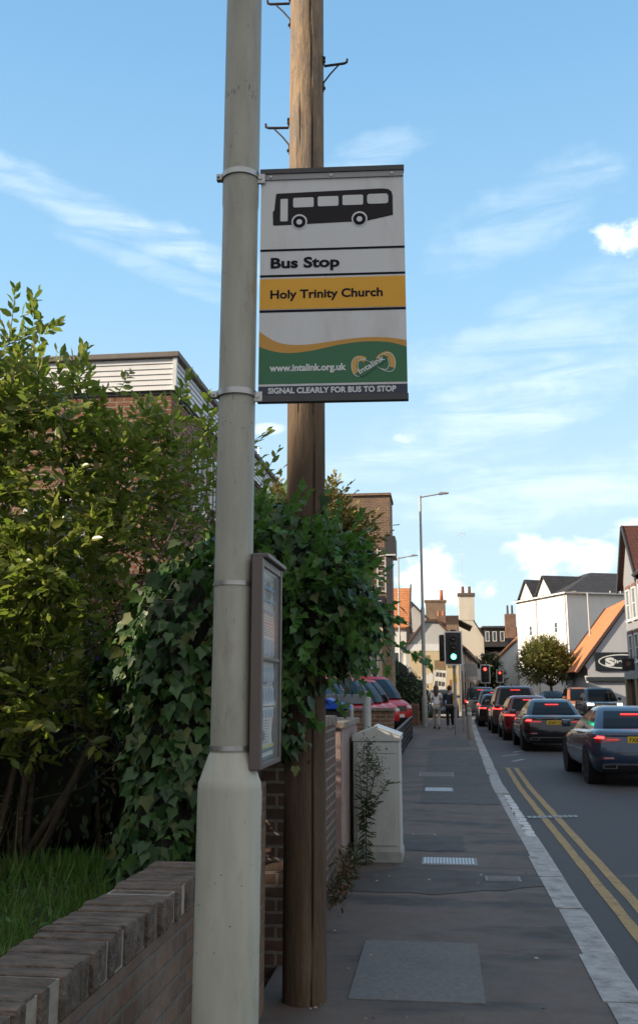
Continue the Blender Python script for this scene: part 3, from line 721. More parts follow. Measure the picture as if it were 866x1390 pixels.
for zz in (.885,.905,.925,.225,.245,.265):
    for xx in (cx0+.16,): mb.bbox(xx,xx+.055,cy0-.0155,cy0-.0135,zz,zz+.008,.0008)
mb.build('louvres', plain('louvre_dark',(.06,.06,.06),.6,.1,5,0), dr, org=og)
MB().bbox(cx0+.03,cx1-.035,cy0-.010,cy0-.001,.995,1.085,.003).build('top_panel', cabm, cb_, org=og)
mb = MB(); mb.lathe([(.008,cy0-.016),(.008,cy0-.0105)], cx1-.12,1.04, 12,'y'); mb.build('lock', black_plastic, cb_, org=og)
# ------------------------------------------------------------------ ivy, shrubs, weeds, lawn
ivy_m = leafmat('ivy_leaf', [(.014,.042,.012),(.022,.062,.016),(.036,.088,.022),(.055,.115,.028),(.028,.06,.018),(.10,.11,.03)], .12, .45, .35)
ivy_b = leafmat('ivy_young_leaf', [(.035,.11,.025),(.055,.15,.03),(.075,.17,.035),(.05,.12,.025)], .3, .4, .4)
bark = plain('bark', (.10,.075,.055), .95, .35, 14, .9, bdist=.02)
def shell_leaves(n, ells, size, thick=.12, sag=1.0):
    """leaves lying as tiles over the outside of a bumpy mass, tips hanging"""
    w = np.array([e[3]*e[5]+e[4]*e[5]+e[3]*e[4] for e in ells]); idx = rng.choice(len(ells), n*2, p=w/w.sum()); E = np.array([e[:6] for e in ells])[idx]
    d = norm(rng.normal(size=(n*2,3))); k = 1+rng.normal(size=(n*2,1))*thick*.5+.06*np.sin(d[:,:1]*9+E[:,:1]*5)+.05*np.sin(d[:,2:]*13)
    P = E[:,:3]+d*E[:,3:6]*k; O = norm(d/E[:,3:6]); keep = np.ones(len(P), bool)
    for e in ells:
        q = (((P-np.array(e[:3]))/(np.array(e[3:6])*.86))**2).sum(1); keep &= q > 1
    keep &= (P[:,2] > .05); P = P[keep][:n]; O = O[keep][:n]
    D = np.array([0,0,-sag])+O*.45+rng.normal(size=P.shape)*.38; U = O+rng.normal(size=P.shape)*.35
    return P, D, U, size*rng.uniform(.38,1.3,len(P))
def core(name, ells, mat, parent, org=(0,0,0), k=.80):
    """the tangle of stems and old leaves inside, as a bumpy mass"""
    mb = MB()
    for e in ells:
        bm = bmesh.new(); bmesh.ops.create_icosphere(bm, subdivisions=3, radius=1)
        vs = []
        for v in bm.verts:
            q = v.co*(1+.10*math.sin(v.co.x*9+e[0]*4)+.08*math.sin(v.co.z*11+v.co.y*7)); vs.append((e[0]+q.x*e[3]*k, e[1]+q.y*e[4]*k, max(.02,e[2]+q.z*e[5]*k)))
        bm.verts.index_update(); mb.add(vs, [tuple(v.index for v in f.verts) for f in bm.faces]); bm.free()
    return mb.build(name, mat, parent, True, org=org)
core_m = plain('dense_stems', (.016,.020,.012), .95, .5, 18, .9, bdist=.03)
ie = [(-1.40,5.75,1.75,.36,.52,.72),(-1.42,5.55,1.15,.33,.45,.70),(-1.45,5.35,.7,.28,.38,.62),(-1.22,5.95,2.15,.36,.5,.40),(-1.62,6.2,1.9,.42,.45,.46),(-1.95,6.6,1.65,.38,.4,.36)]
ivy = thing('ivy_bush', 'dense dark green ivy mass climbing behind the column at the end of garden wall', 'ivy', (-1.4,5.6,0)); og = (-1.4,5.6,0)
core('stems', ie, core_m, ivy, og)
P,D,U,S_ = shell_leaves(6200, ie, .078); leaf_mesh('foliage', ivy_m, ivy, P,D,U,S_, IVY, og)
# growth smothering the telegraph pole and trailing out over the footway
pe = [(-.88,5.50,2.25,.33,.36,.36),(-.68,5.48,2.05,.30,.34,.36),(-.98,5.48,1.85,.26,.30,.36),(-.64,5.5,2.22,.18,.3,.22),(-.54,5.6,1.95,.17,.26,.22),(-.44,5.5,1.98,.14,.2,.15),(-.85,5.42,1.55,.15,.16,.30)]
cl = thing('climbing_ivy', 'brighter ivy and creeper wrapped round the telegraph pole with trailing stems', 'ivy', (-.75,5.5,0)); og2 = (-.75,5.5,0)
core('stems', pe[:4], core_m, cl, og2, .66)
P,D,U,S_ = shell_leaves(3600, pe, .058, .3); leaf_mesh('foliage', ivy_m, cl, P,D,U,S_, IVY, og2)
P1,D1,U1,S1,tw = sprays(230, [(-.85,5.3,2.35,.4,.3,.22),(-.52,5.3,2.1,.18,.2,.2),(-1.1,5.3,2.4,.3,.2,.15),(-.72,5.3,2.15,.28,.3,.3),(-.8,5.2,2.0,.25,.22,.3)], 8, (.15,.3), .058, .2, .4, .5)
trails = [[(-.46,5.4,2.02),(-.33,5.3,1.91),(-.22,5.25,1.83),(-.12,5.2,1.77),(-.04,5.2,1.72)],[(-.5,5.35,1.8),(-.44,5.3,1.66),(-.40,5.28,1.56)],[(-.62,5.3,1.75),(-.55,5.28,1.55),(-.50,5.26,1.45)],
          [(-.8,5.3,1.6),(-.72,5.28,1.48),(-.62,5.27,1.40)],[(-.9,5.3,2.4),(-.95,5.3,2.62),(-1.02,5.3,2.72)],[(-.8,5.3,2.42),(-.7,5.3,2.5),(-.6,5.3,2.52)]]
for k in range(8):        # arching stems that hang out over the footway
    a = np.array([rng.uniform(-.72,-.5), 5.32, rng.uniform(1.85,2.3)]); ex = rng.uniform(.12,.34); dz = rng.uniform(.18,.5)
    trails.append([tuple(a), tuple(a+[ex*.4,-.04,.04]), tuple(a+[ex*.75,-.06,-dz*.3]), tuple([a[0]+ex, a[1]-.07, max(1.68,a[2]-dz)])])
PP=[];DD=[];UU=[];SS=[]
for tr in trails:
    tw.tube(tr, .0035, 4, False)
    for i in range(len(tr)-1):
        a = np.array(tr[i]); b2 = np.array(tr[i+1])
        for k in range(6):
            p = a+(b2-a)*(k/6)+rng.normal(size=3)*.012; PP.append(p); DD.append((b2-a)*1.2/np.linalg.norm(b2-a)+rng.normal(size=3)*.7+[0,-.1,-.35]); UU.append([rng.normal()*.4,-.6,.8]); SS.append(rng.uniform(.03,.06))
leaf_mesh('young_foliage', ivy_b, cl, np.vstack([P1,PP]), np.vstack([D1,DD]), np.vstack([U1,UU]), np.concatenate([S1,SS]), IVY, og2, tw)
# big sunlit shrub
lf = leafmat('shrub_leaf', [(.08,.12,.02),(.12,.17,.028),(.17,.21,.035),(.23,.25,.055),(.10,.14,.026),(.28,.26,.07)], .42, .32, .5)
shb = thing('broadleaf_shrub', 'large sunlit broadleaved shrub with yellow green leaves rising at left', 'shrub', (-3.0,6.8,.2)); og3 = (-3.0,6.8,.2)
se = [(-3.25,6.7,3.35,.75,.7,.75),(-2.75,6.7,3.05,.65,.7,.8),(-3.5,6.5,2.5,.9,.8,1.0),(-2.85,6.7,2.25,.6,.6,.7),(-4.4,6.9,2.0,.9,.8,.9),(-2.25,7.0,3.2,.55,.6,.5),(-3.1,6.4,1.6,.6,.5,.7),(-3.9,6.2,1.5,.8,.6,.9),(-2.6,6.7,1.7,.45,.5,.6)]
cen, outw = in_ell(90, se, .45)
clumps = [(*p, .24*rng.uniform(.7,1.3), .24, .19*rng.uniform(.7,1.3)) for p in cen]      # leafy clumps with gaps between
P,D,U,S_,tw = sprays(1450, clumps, 10, (.16,.36), .105, .35, .2, .2, 1.0)
Pf,Df,Uf,Sf,_ = sprays(420, [e for e in se if e[2] < 2.3], 9, (.2,.42), .105, .3, .2)
P = np.vstack([P,Pf]); D = np.vstack([D,Df]); U = np.vstack([U,Uf]); S_ = np.concatenate([S_,Sf])
P2,D2,U2,S2,tw2 = sprays(64, [(-3.12,6.5,4.15,.22,.3,.34),(-2.95,6.5,4.0,.2,.2,.3),(-3.5,6.5,3.9,.35,.3,.35),(-2.6,6.6,3.75,.35,.3,.22),(-1.95,7.0,3.5,.38,.3,.25),(-1.75,7.0,3.3,.3,.3,.25)], 11, (.2,.36), .11, .45, .0, .2, 1.0)
tw.v, tw.f  # stems
o_ = len(tw.v); tw.v += tw2.v; tw.f += [tuple(i+o_ for i in f) for f in tw2.f]
P4,D4,U4,S4,tw4 = sprays(190, [(-3.35,6.4,3.85,.4,.3,.32),(-3.0,6.45,3.65,.38,.3,.3),(-2.65,6.5,3.5,.36,.3,.25),(-3.15,6.5,4.2,.16,.2,.25),(-2.3,6.7,3.3,.3,.3,.22),(-3.5,6.4,3.3,.4,.3,.4),(-2.9,6.3,3.0,.5,.2,.4)], 10, (.16,.34), .105, .4, 0, .2, 1.0)
o_ = len(tw.v); tw.v += tw4.v; tw.f += [tuple(i+o_ for i in f) for f in tw4.f]
P2 = np.vstack([P2,P4]); D2 = np.vstack([D2,D4]); U2 = np.vstack([U2,U4]); S2 = np.concatenate([S2,S4])
P3,D3,U3,S3,tw3 = sprays(190, [(-1.9,7.1,2.95,.6,.5,.6),(-2.3,7.2,2.5,.6,.5,.5),(-1.6,7.2,3.1,.35,.4,.5)], 8, (.25,.5), .085, .3, .1)
o_ = len(tw.v); tw.v += tw3.v; tw.f += [tuple(i+o_ for i in f) for f in tw3.f]
leaf_mesh('foliage', lf, shb, np.vstack([P,P2,P3]), np.vstack([D,D2,D3]), np.vstack([U,U2,U3]), np.concatenate([S_,S2,S3]), LEAF, og3)
tw.build('twigs', bark, shb, org=og3)
mb = MB()
for i in range(8):
    x = -3.0+rng.normal()*.25; tip = (x+rng.normal()*.7, 6.7+rng.normal()*.35, rng.uniform(2.4,3.2)); mid = ((x+tip[0])/2+rng.normal()*.12, 6.8+rng.normal()*.1, 1.6)
    mb.tube([(-3+rng.normal()*.12,6.8+rng.normal()*.1,.1), mid, ((mid[0]+tip[0])/2,(mid[1]+tip[1])/2,(mid[2]+tip[2])/2+.1), tip], [.03,.022,.014,.004], 6)
mb.build('branches', bark, shb, True, org=og3)
# bare twiggy tangle between shrub and ivy
dt = thing('twiggy_thicket', 'brownish thicket of thin bare twigs between the sunlit shrub and the ivy', 'thicket', (-2.1,7.4,.2)); og4 = (-2.1,7.4,.2)
mb = MB()
for i in range(260):
    p = np.array([rng.uniform(-2.9,-1.5), rng.uniform(7.0,7.9), rng.uniform(.9,3.0)]); d = norm(rng.normal(size=(1,3))+[0,0,.4])[0]; L = rng.uniform(.3,.9); q = rng.normal(size=3)*.1
    mb.tube([p, p+d*L*.5+q, p+d*L], [.006,.004,.002], 4, False)
for i in range(8):
    x = rng.uniform(-2.7,-1.6); mb.tube([(x,7.5,0),(x+rng.normal()*.15,7.5,1.2),(x+rng.normal()*.35,7.5,2.6)], [.025,.018,.008], 6)
mb.build('twigs', plain('dead_twig',(.13,.09,.06),.9,.4,20,0), dt, org=og4)
P,D,U,S_,tw = sprays(190, [(-2.2,7.4,2.1,.7,.4,.8),(-2.6,7.3,1.5,.5,.4,.6)], 6, (.2,.35), .07, .1, 0)
leaf_mesh('foliage', leafmat('dull_leaf', [(.035,.05,.015),(.06,.07,.02),(.10,.07,.025),(.045,.06,.018)], .2), dt, P,D,U,S_, LEAF, og4)
# dark undergrowth under the shrub
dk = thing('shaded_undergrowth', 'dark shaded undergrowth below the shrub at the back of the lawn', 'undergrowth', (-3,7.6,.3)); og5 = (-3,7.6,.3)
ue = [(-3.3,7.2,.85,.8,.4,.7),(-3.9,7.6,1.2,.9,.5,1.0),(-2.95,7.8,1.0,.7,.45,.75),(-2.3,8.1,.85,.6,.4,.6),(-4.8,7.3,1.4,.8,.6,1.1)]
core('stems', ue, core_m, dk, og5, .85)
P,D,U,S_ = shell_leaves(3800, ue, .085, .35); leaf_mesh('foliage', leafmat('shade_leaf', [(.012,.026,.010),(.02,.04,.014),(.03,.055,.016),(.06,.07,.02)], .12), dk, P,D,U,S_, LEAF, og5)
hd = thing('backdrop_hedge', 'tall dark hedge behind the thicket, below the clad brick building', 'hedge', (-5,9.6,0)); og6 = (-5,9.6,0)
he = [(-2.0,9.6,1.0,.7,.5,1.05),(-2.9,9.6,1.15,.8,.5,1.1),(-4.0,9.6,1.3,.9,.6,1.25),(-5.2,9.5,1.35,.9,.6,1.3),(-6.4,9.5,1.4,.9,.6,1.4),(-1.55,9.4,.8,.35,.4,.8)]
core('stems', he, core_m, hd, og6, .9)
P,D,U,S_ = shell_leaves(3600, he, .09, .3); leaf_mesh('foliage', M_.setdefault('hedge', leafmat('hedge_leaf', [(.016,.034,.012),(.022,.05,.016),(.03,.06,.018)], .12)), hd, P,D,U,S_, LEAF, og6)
he = [(-9.5,y_,2.1 if y_ < 8 else 2.7,1.1,1.0,1.9 if y_ < 8 else 2.6) for y_ in (2.6,4.0,5.4,6.8,8.2,9.6,11,12.3,13.4)]
fh = thing('added_shade_conifers', 'unseen tall conifer screen added to block low sun across the garden', 'hedge', (-9.5,9,0)); og7 = (-9.5,9,0)  # unseen row added to stop sun streaks on the road
core('stems', he, core_m, fh, og7, .95); P,D,U,S_ = shell_leaves(2500, he, .2, .2); leaf_mesh('foliage', M_['hedge'], fh, P,D,U,S_, LEAF, og7)
# purple sack caught in the thicket
mb = MB(); bm = bmesh.new(); bmesh.ops.create_icosphere(bm, subdivisions=3, radius=1)
vs = [(-2.30+v.co.x*.12*(1+.3*math.sin(v.co.y*7+v.co.z*5)), 6.62+v.co.y*.08, 1.77+v.co.z*.042*(1+.5*math.sin(v.co.x*11))*(1+.3*math.sin(v.co.x*9))) for v in bm.verts]; mb.add(vs, [tuple(v.index for v in f.verts) for f in bm.faces]); bm.free()
o = mb.build('plastic_sack', plain('purple_plastic',(.07,.035,.18),.45,.5,9,.5), None, True, org=(-2.27,6.2,1.75)); tag(o, 'crumpled purple plastic sack caught among the twigs beside the ivy', 'sack')
# wire mesh fence
cf = thing('wire_fence', 'rusty wire mesh fence seen through gaps in the shrub', 'fence', (-2.6,7.95,0)); mb = MB()
for i in range(22):
    for sdir in (1,-1):
        x = -3.6+i*.07; mb.tube([(x,7.95,2.0),(x+sdir*.75,7.95,3.1)], .0028, 3, False)
mb.build('mesh', plain('rusty_wire',(.07,.045,.03),.7,.3,20,0), cf, org=(-2.6,7.95,0))
mb = MB(); 
for x in (-3.3,-1.9): mb.tube([(x,7.97,0),(x,7.97,3.1)], .022, 6)
mb.build('post', bark, cf, org=(-2.6,7.95,0))
# lawn
lawn_m = plain('lawn_soil', (.035,.045,.018), .95, .4, 8, .5)
mb = MB(); nx,ny = 24,24; v = []
for j in range(ny+1):
    for i in range(nx+1):
        x = -9+7.8*i/nx; y = -3+11.5*j/ny; v.append((x,y,.36+.03*math.sin(x*2.1)+.03*math.sin(y*1.7+x)))
mb.add(v, [(j*(nx+1)+i,j*(nx+1)+i+1,(j+1)*(nx+1)+i+1,(j+1)*(nx+1)+i) for j in range(ny) for i in range(nx)]); tag(mb.build('lawn', lawn_m, None, True), kind='structure')
n = 15000; x = -1.21-rng.random(n)**1.2*3.4; y = rng.uniform(3.4,7.1,n)
nn = 900; 
P = np.stack([x,y,.37+.03*np.sin(x*2.1)+.03*np.sin(y*1.7+x)],1); D = np.stack([rng.normal(size=n)*.38,rng.normal(size=n)*.38,np.ones(n)],1); U = rng.normal(size=(n,3)); U[:,2] = .1
hgt = rng.uniform(.04,.13,n)*(1+.6*(np.sin(x*3.1)*np.sin(y*2.7) > .45))
o = leaf_mesh('grass', leafmat('grass_blade', [(.05,.14,.02),(.08,.19,.03),(.10,.22,.035),(.15,.19,.06)], .3), None, P,D,U,hgt, (BLADE[0]*np.array([1.6,1,1]), BLADE[1])); tag(o, kind='stuff')
# clover and dock leaves in the lawn
n = 900; x = -1.25-rng.random(n)*2.2; y = rng.uniform(3.5,6.9,n); a = rng.uniform(0,6.28,n)
P = np.stack([x,y,.40+rng.random(n)*.08],1); D = np.stack([np.cos(a),np.sin(a),rng.uniform(.1,.8,n)],1); U = np.stack([rng.normal(size=n)*.2,rng.normal(size=n)*.2,np.ones(n)],1)
o = leaf_mesh('clover', leafmat('clover_leaf', [(.04,.09,.03),(.06,.13,.04),(.09,.16,.06)], .2), None, P,D,U,rng.uniform(.025,.07,n), LEAF); tag(o, kind='stuff')
n = 420; x = -2.75-np.abs(rng.normal(size=n))*.5; y = 5.7+rng.normal(size=n)*.55
P = np.stack([x,y,np.full(n,.36)],1); D = np.stack([rng.normal(size=n)*.16,rng.normal(size=n)*.16,np.ones(n)],1)
o = leaf_mesh('dry_grass', leafmat('dry_grass_blade', [(.10,.10,.04),(.16,.13,.06),(.20,.16,.08),(.08,.10,.035)], .2), None, P,D,rng.normal(size=(n,3)),rng.uniform(.3,.62,n), (BLADE[0]*np.array([.55,1,1.5]), BLADE[1])); tag(o, kind='stuff')
n = 1500; k = rng.integers(0,420,n); tpos = P[k]+norm(D[k])*np.linspace(.28,.58,n)[:,None]
o = leaf_mesh('seed_heads', leafmat('seed_head', [(.14,.10,.05),(.2,.15,.08),(.1,.09,.04)], .15), None, tpos+rng.normal(size=(n,3))*.012, rng.normal(size=(n,3))+[0,0,1], rng.normal(size=(n,3)), rng.uniform(.008,.02,n), LEAF); tag(o, kind='stuff')
o = MB().bbox(-3.3,-1.7,7.0,7.12,.3,.43,.012).build('stone_edging', plain('edging_stone',(.16,.165,.17),.85,.25,8,.5)); tag(o, 'grey stone edging along the back of the lawn below the undergrowth', 'edging')
# tall weed in front of the cabinet
wd = thing('tall_weed', 'tall feathery weed growing against the front of the utility cabinet', 'weed', (-.735,9.55,0)); mb = MB()
P=[];D=[];U=[];S_=[]
stems = [[(-.735,9.55,0),(-.728,9.53,.4),(-.71,9.5,.75),(-.705,9.48,1.12)],[(-.728,9.53,.5),(-.66,9.5,.72),(-.62,9.48,.9)],[(-.73,9.53,.42),(-.62,9.45,.6),(-.52,9.42,.74),(-.42,9.4,.75)],[(-.735,9.54,.3),(-.77,9.52,.6),(-.785,9.5,.9)]]
for si, st in enumerate(stems):
    mb.tube(st, [.006,.005,.004,.003][:len(st)], 5, False)
    for i in range(len(st)-1):
        a = np.array(st[i]); b2 = np.array(st[i+1]); n = int(np.linalg.norm(b2-a)*(150 if si==0 else 90))
        for k in range(n):
            q = a+(b2-a)*k/n; hgt = q[2]; ang_ = rng.choice([0,PI])+rng.normal()*.6; top = si==0 and hgt > .62
            P.append(q); D.append([math.cos(ang_),math.sin(ang_)*.7-.1, (-.35 if hgt < .55 and si==0 else .35)+rng.normal()*.25]); U.append([0,-.2,1]); S_.append(rng.uniform(.05,.11) if hgt < .6 else rng.uniform(.03,.08))
for k in range(420):
    q = np.array([-.70,9.48,.98])+rng.normal(size=3)*[.055,.04,.10] if k%3 else np.array([-.61,9.47,.86])+rng.normal(size=3)*[.035,.03,.06]
    P.append(q); D.append(rng.normal(size=3)+[0,0,.3]); U.append(rng.normal(size=3)); S_.append(rng.uniform(.015,.035))
for k in range(160):
    q = np.array([-.86,9.3,.1])+rng.normal(size=3)*[.05,.25,.08]; q[2] = abs(q[2]); P.append(q); D.append(rng.normal(size=3)+[.3,-.3,.5]); U.append([0,0,1]); S_.append(rng.uniform(.03,.08))
leaf_mesh('foliage', leafmat('weed_leaf', [(.03,.06,.018),(.045,.08,.024),(.07,.10,.03),(.09,.10,.04)], .2), wd, P,D,U,S_, LONG, (-.735,9.55,0), mb)
dw = thing('dead_weeds', 'clump of brown dead weeds at the foot of the boundary wall', 'weed', (-.88,8.2,0)); P=[];D=[];U=[];S_=[]
for k in range(420): P.append(np.array([-.87,8.3,.0])+np.abs(rng.normal(size=3))*[.05,.35,.10]*np.array([1,rng.choice([-1,1]),1])); D.append(rng.normal(size=3)+[.3,-.2,.7]); U.append(rng.normal(size=3)); S_.append(rng.uniform(.03,.08))
leaf_mesh('foliage', leafmat('dead_leaf', [(.09,.05,.025),(.12,.07,.035),(.06,.07,.02),(.05,.04,.02)], .1), dw, P,D,U,S_, LONG, (-.88,8.2,0))
# ------------------------------------------------------------------ buildings
def window(root, face, a0, a1, z0, z1, pos, fm, gm=None, bars=(1,1), fr=.05, sill=True, d=.05, org=(0,0,0), name='window'):
    """a framed window standing on a wall face: face '-y' '+x' '-x'; bars = panes across, panes up"""
    gm = gm or house_glass
    def bx(mb, a, b_, z, zz, p0, p1):
        if face == '-y': mb.box(a, b_, pos-p1, pos-p0, z, zz)
        elif face == '+x': mb.box(pos+p0, pos+p1, a, b_, z, zz)
        else: mb.box(pos-p1, pos-p0, a, b_, z, zz)
    mb = MB()
    bx(mb,a0,a0+fr,z0,z1,.002,d); bx(mb,a1-fr,a1,z0,z1,.002,d); bx(mb,a0+fr,a1-fr,z0,z0+fr,.002,d); bx(mb,a0+fr,a1-fr,z1-fr,z1,.002,d)
    nx, nz = bars
    for i in range(1,nx): x = a0+fr+(a1-a0-2*fr)*i/nx; bx(mb,x-.02,x+.02,z0+fr,z1-fr,.002,d*.8)
    for i in range(1,nz): z = z0+fr+(z1-z0-2*fr)*i/nz; bx(mb,a0+fr,a1-fr,z-.02,z+.02,.002,d*.75)
    w_ = mb.build(name, fm, root, org=org)
    mb = MB(); bx(mb,a0+fr,a1-fr,z0+fr,z1-fr,.003,d*.35); mb.build('pane', gm, w_, org=org)
    if sill:
        mb = MB(); bx(mb,a0-.06,a1+.06,z0-.07,z0-.003,.002,d+.06); mb.build('sill', fm, w_, org=org)
    return w_
def gable_prism(x0,x1,y0,y1,z0,ze,zr,axis):
    if axis == 'y': return MB().prism([(x0,z0),(x1,z0),(x1,ze),((x0+x1)/2,zr),(x0,ze)], y0, y1, 'y')
    return MB().prism([(y0,z0),(y1,z0),(y1,ze),((y0+y1)/2,zr),(y0,ze)], x0, x1, 'x')
def slab(p, q, a, b_, th, axis):
    """sloping roof slab from eave p to ridge q (each (across, z)), running a..b along the axis"""
    dx, dz = q[0]-p[0], q[1]-p[1]; l = math.hypot(dx,dz); nx, nz = -dz/l*th, dx/l*th
    if nz < 0: nx, nz = -nx, -nz
    return MB().prism([p,q,(q[0]+nx,q[1]+nz),(p[0]+nx,p[1]+nz)], a, b_, axis)
def gable_roof(root, name, mat, x0,x1,y0,y1,ze,zr,axis,over=.25,th=.12,org=(0,0,0),lift=.01):
    if axis == 'y': lo,hi,a,b_ = x0,x1,y0-over,y1+over
    else: lo,hi,a,b_ = y0,y1,x0-over,x1+over
    mid = (lo+hi)/2; k = (zr-ze)/(mid-lo); mb = MB()
    for s_,e in ((lo,-1),(hi,1)):
        sb = slab((s_+e*over, ze-over*k+lift),(mid,zr+lift),a,b_,th,axis); mb.add(sb.v, sb.f)
    return mb.build(name, mat, root, org=org)
def tiles(name, c1, c2, w_=.17, h=.10, rough=.85, stain=.35):
    """plain roof tiles in courses, measured up the slope"""
    m, t, b = nt(name); tc = N(t,'ShaderNodeTexCoord'); sp = N(t,'ShaderNodeSeparateXYZ'); t.links.new(tc.outputs['Object'], sp.inputs[0])
    ad = N(t,'ShaderNodeMath',operation='ADD'); t.links.new(sp.outputs[0],ad.inputs[0]); t.links.new(sp.outputs[1],ad.inputs[1])
    cb = N(t,'ShaderNodeCombineXYZ'); t.links.new(ad.outputs[0],cb.inputs[0]); t.links.new(sp.outputs[2],cb.inputs[1])
    bt = N(t,'ShaderNodeTexBrick'); bt.inputs['Scale'].default_value = 1; bt.inputs['Brick Width'].default_value = w_; bt.inputs['Row Height'].default_value = h; bt.inputs['Mortar Size'].default_value = .012
    bt.inputs['Color1'].default_value = (*c1,1); bt.inputs['Color2'].default_value = (*c2,1); bt.inputs['Mortar'].default_value = (*sc3(c1,.4),1); t.links.new(cb.outputs[0], bt.inputs['Vector'])
    n2 = noise(t, tc.outputs['Object'], .9, 8, .7); col = mixc(t, ramp(t,[(.42,(0,0,0)),(.75,(stain,)*3)],n2).outputs[0], bt.outputs['Color'], sc3(c2,.45))
    t.links.new(col, b.inputs['Base Color']); b.inputs['Roughness'].default_value = rough; b.inputs['Specular IOR Level'].default_value = .25
    inv = N(t,'ShaderNodeInvert'); t.links.new(bt.outputs['Fac'],inv.inputs[1]); bump(t,b,inv.outputs[0],.5,.03); return m
def render_wall(name, c, dirt=(.25,.24,.22), amt=.4, rough=.85):
    m, t, b = nt(name); v = coords(t,(1,1,.3)); n1 = noise(t, v, 1.1, 8, .7); n2 = noise(t, coords(t), 40, 4, .6)
    col = mixc(t, ramp(t,[(.45,(0,0,0)),(.8,(amt,)*3)],n1).outputs[0], c, dirt)
    t.links.new(col, b.inputs['Base Color']); b.inputs['Roughness'].default_value = rough; bump(t,b,n2,.25,.01); return m
slate = tiles('slate_roof', (.055,.055,.062), (.08,.078,.082), .3, .16)
orange_t = tiles('orange_tiles', (.58,.22,.09), (.66,.28,.12), .2, .14, stain=.2)
red_t = tiles('red_brown_tiles', (.13,.055,.042), (.10,.045,.038), .2, .14)  # darkened to put shade into the right-edge gable's tiles
brown_t = tiles('brown_tiles', (.17,.10,.07), (.13,.08,.06), .2, .14)
white_r = render_wall('white_render', (.74,.73,.70), (.5,.49,.46), .4)
grey_r = render_wall('grey_render', (.52,.52,.51), (.36,.36,.36), .5)
cream_r = render_wall('cream_render', (.62,.57,.47), (.4,.36,.3), .5)
red_brick = brick('red_brown_brick', (.235,.105,.062), (.165,.075,.05), (.26,.21,.17))
brown_brick = brick('brown_brick', (.22,.125,.075), (.155,.09,.06), (.28,.23,.18))
stone_b = brick('flint_stone', (.33,.25,.16), (.25,.185,.12), (.33,.28,.22), .34, .16, .014)
lead = plain('dark_trim', (.035,.035,.038), .6, .2, 6, .1)
wood_trim = plain('white_trim', (.66,.65,.62), .6, .08, 6, .05)

# brick building with white clad upper band
L0 = (-8,18,0)
bb = thing('clad_brick_building', 'flat roofed red brown brick building with white boarded band under its roof', 'building', L0)
bx0,bx1,by0,by1 = -13.,-4.03,14.,24.6
MB().box(bx0,bx1,by0,by1,-.14,6.13).build('wall', red_brick, bb, org=L0)
clad = plain('white_cladding', (.70,.70,.70), .45, .04, 3, .03, dirt=(.5,.5,.49), dirt_amt=.4)
n = 6; zc0,zc1 = 6.14,6.66
mb = MB()
for i in range(n):
    za = zc0+(zc1-zc0)*i/n; zb = zc0+(zc1-zc0)*(i+1)/n
    mb.prism([(by0-.02,za+.004),(by0-.072,za+.002),(by0-.055,zb-.002),(by0-.02,zb-.002)], bx0, bx1+.05, 'x')
    mb.prism([(bx1+.02,za+.004),(bx1+.072,za+.002),(bx1+.055,zb-.002),(bx1+.02,zb-.002)], by0-.05, by1, 'y')
mb.box(bx1+.03,bx1+.09,by0-.09,by0-.03,zc0-.01,zc1)
mb.build('cladding', clad, bb, org=L0)
MB().box(bx0,bx1,by0,by1,6.132,6.655).build('upper_wall', plain('backing_grey',(.4,.4,.4),.8), bb, org=L0)
MB().bbox(bx0-.1,bx1+.13,by0-.13,by1+.1,6.665,6.75,.01).build('roof_edge', plain('roof_edge_brown',(.17,.145,.13),.7,.15,5,.1), bb, org=L0)
MB().box(bx0,bx1+.03,by0-.03,by1,6.09,6.128).build('soffit', lead, bb, org=L0)
for a in (15.35,16.5,17.9,20.2,22.4): window(bb,'+x',a,a+.75,4.55,5.68,bx1,white_paint,None,(2,1),.07,True,.06,L0)
for a in (15.35,17.9,20.2): window(bb,'+x',a,a+.9,1.3,2.7,bx1,white_paint,None,(2,1),.07,True,.06,L0)
for a in (-6.3,-8.2,-10.5): window(bb,'-y',a,a+1.0,3.1,4.5,by0,white_paint,None,(2,1),.07,True,.06,L0)
# block beyond it with a flat dark roof and an aerial
L0 = (-7,30,0)
b2 = thing('flat_roofed_block', 'brick block with dark flat roof and thin aerial beyond the clad building', 'building', L0)
MB().box(-12,-5.0,26,35,-.14,7.35).build('wall', brown_brick, b2, org=L0)
MB().bbox(-12.3,-4.75,25.7,35.3,7.36,7.62,.02).build('roof', lead, b2, org=L0)
mb = MB(); mb.tube([(-4.95,26.2,7.62),(-4.95,26.2,8.35)], .02, 6); mb.tube([(-5.05,26.2,8.3),(-4.85,26.2,8.3)], .012, 5); mb.build('aerial', steel, b2, org=L0)
window(b2,'+x',28,29.2,4.4,5.9,-5.0,white_paint,None,(2,1),.07,True,.06,L0)
# tall brick and stone house with the black oriel
L0 = (-5,46,0)
tb = thing('tall_brick_house', 'tall brown brick house with stone base, black corner bay and cream side window', 'house', L0)
TX1 = -2.02
MB().box(-9,TX1,42,44.3,4.05,10.0).build('wall', brown_brick, tb, org=L0)
MB().box(-9.02,TX1+.02,41.98,44.3,-.14,4.04).build('stone_base', stone_b, tb, org=L0)
MB().bbox(-9.1,TX1+.06,41.9,44.35,10.002,10.12,.02).build('parapet', brown_brick, tb, org=L0)
MB().box(-9,TX1-.75,44.302,52,-.14,9.9).build('rear_wall', brown_brick, tb, org=L0)
mb = MB(); mb.bbox(TX1-.25,TX1+.22,41.7,43.4,7.35,8.15,.02); mb.bbox(TX1-.20,TX1+.05,41.8,43.3,4.9,7.34,.01); mb.build('corner_bay', lead, tb, org=L0)
MB().bbox(TX1-.28,TX1+.24,41.68,43.42,7.28,7.345,.01).build('bay_cornice', wood_trim, tb, org=L0)
mb = MB()
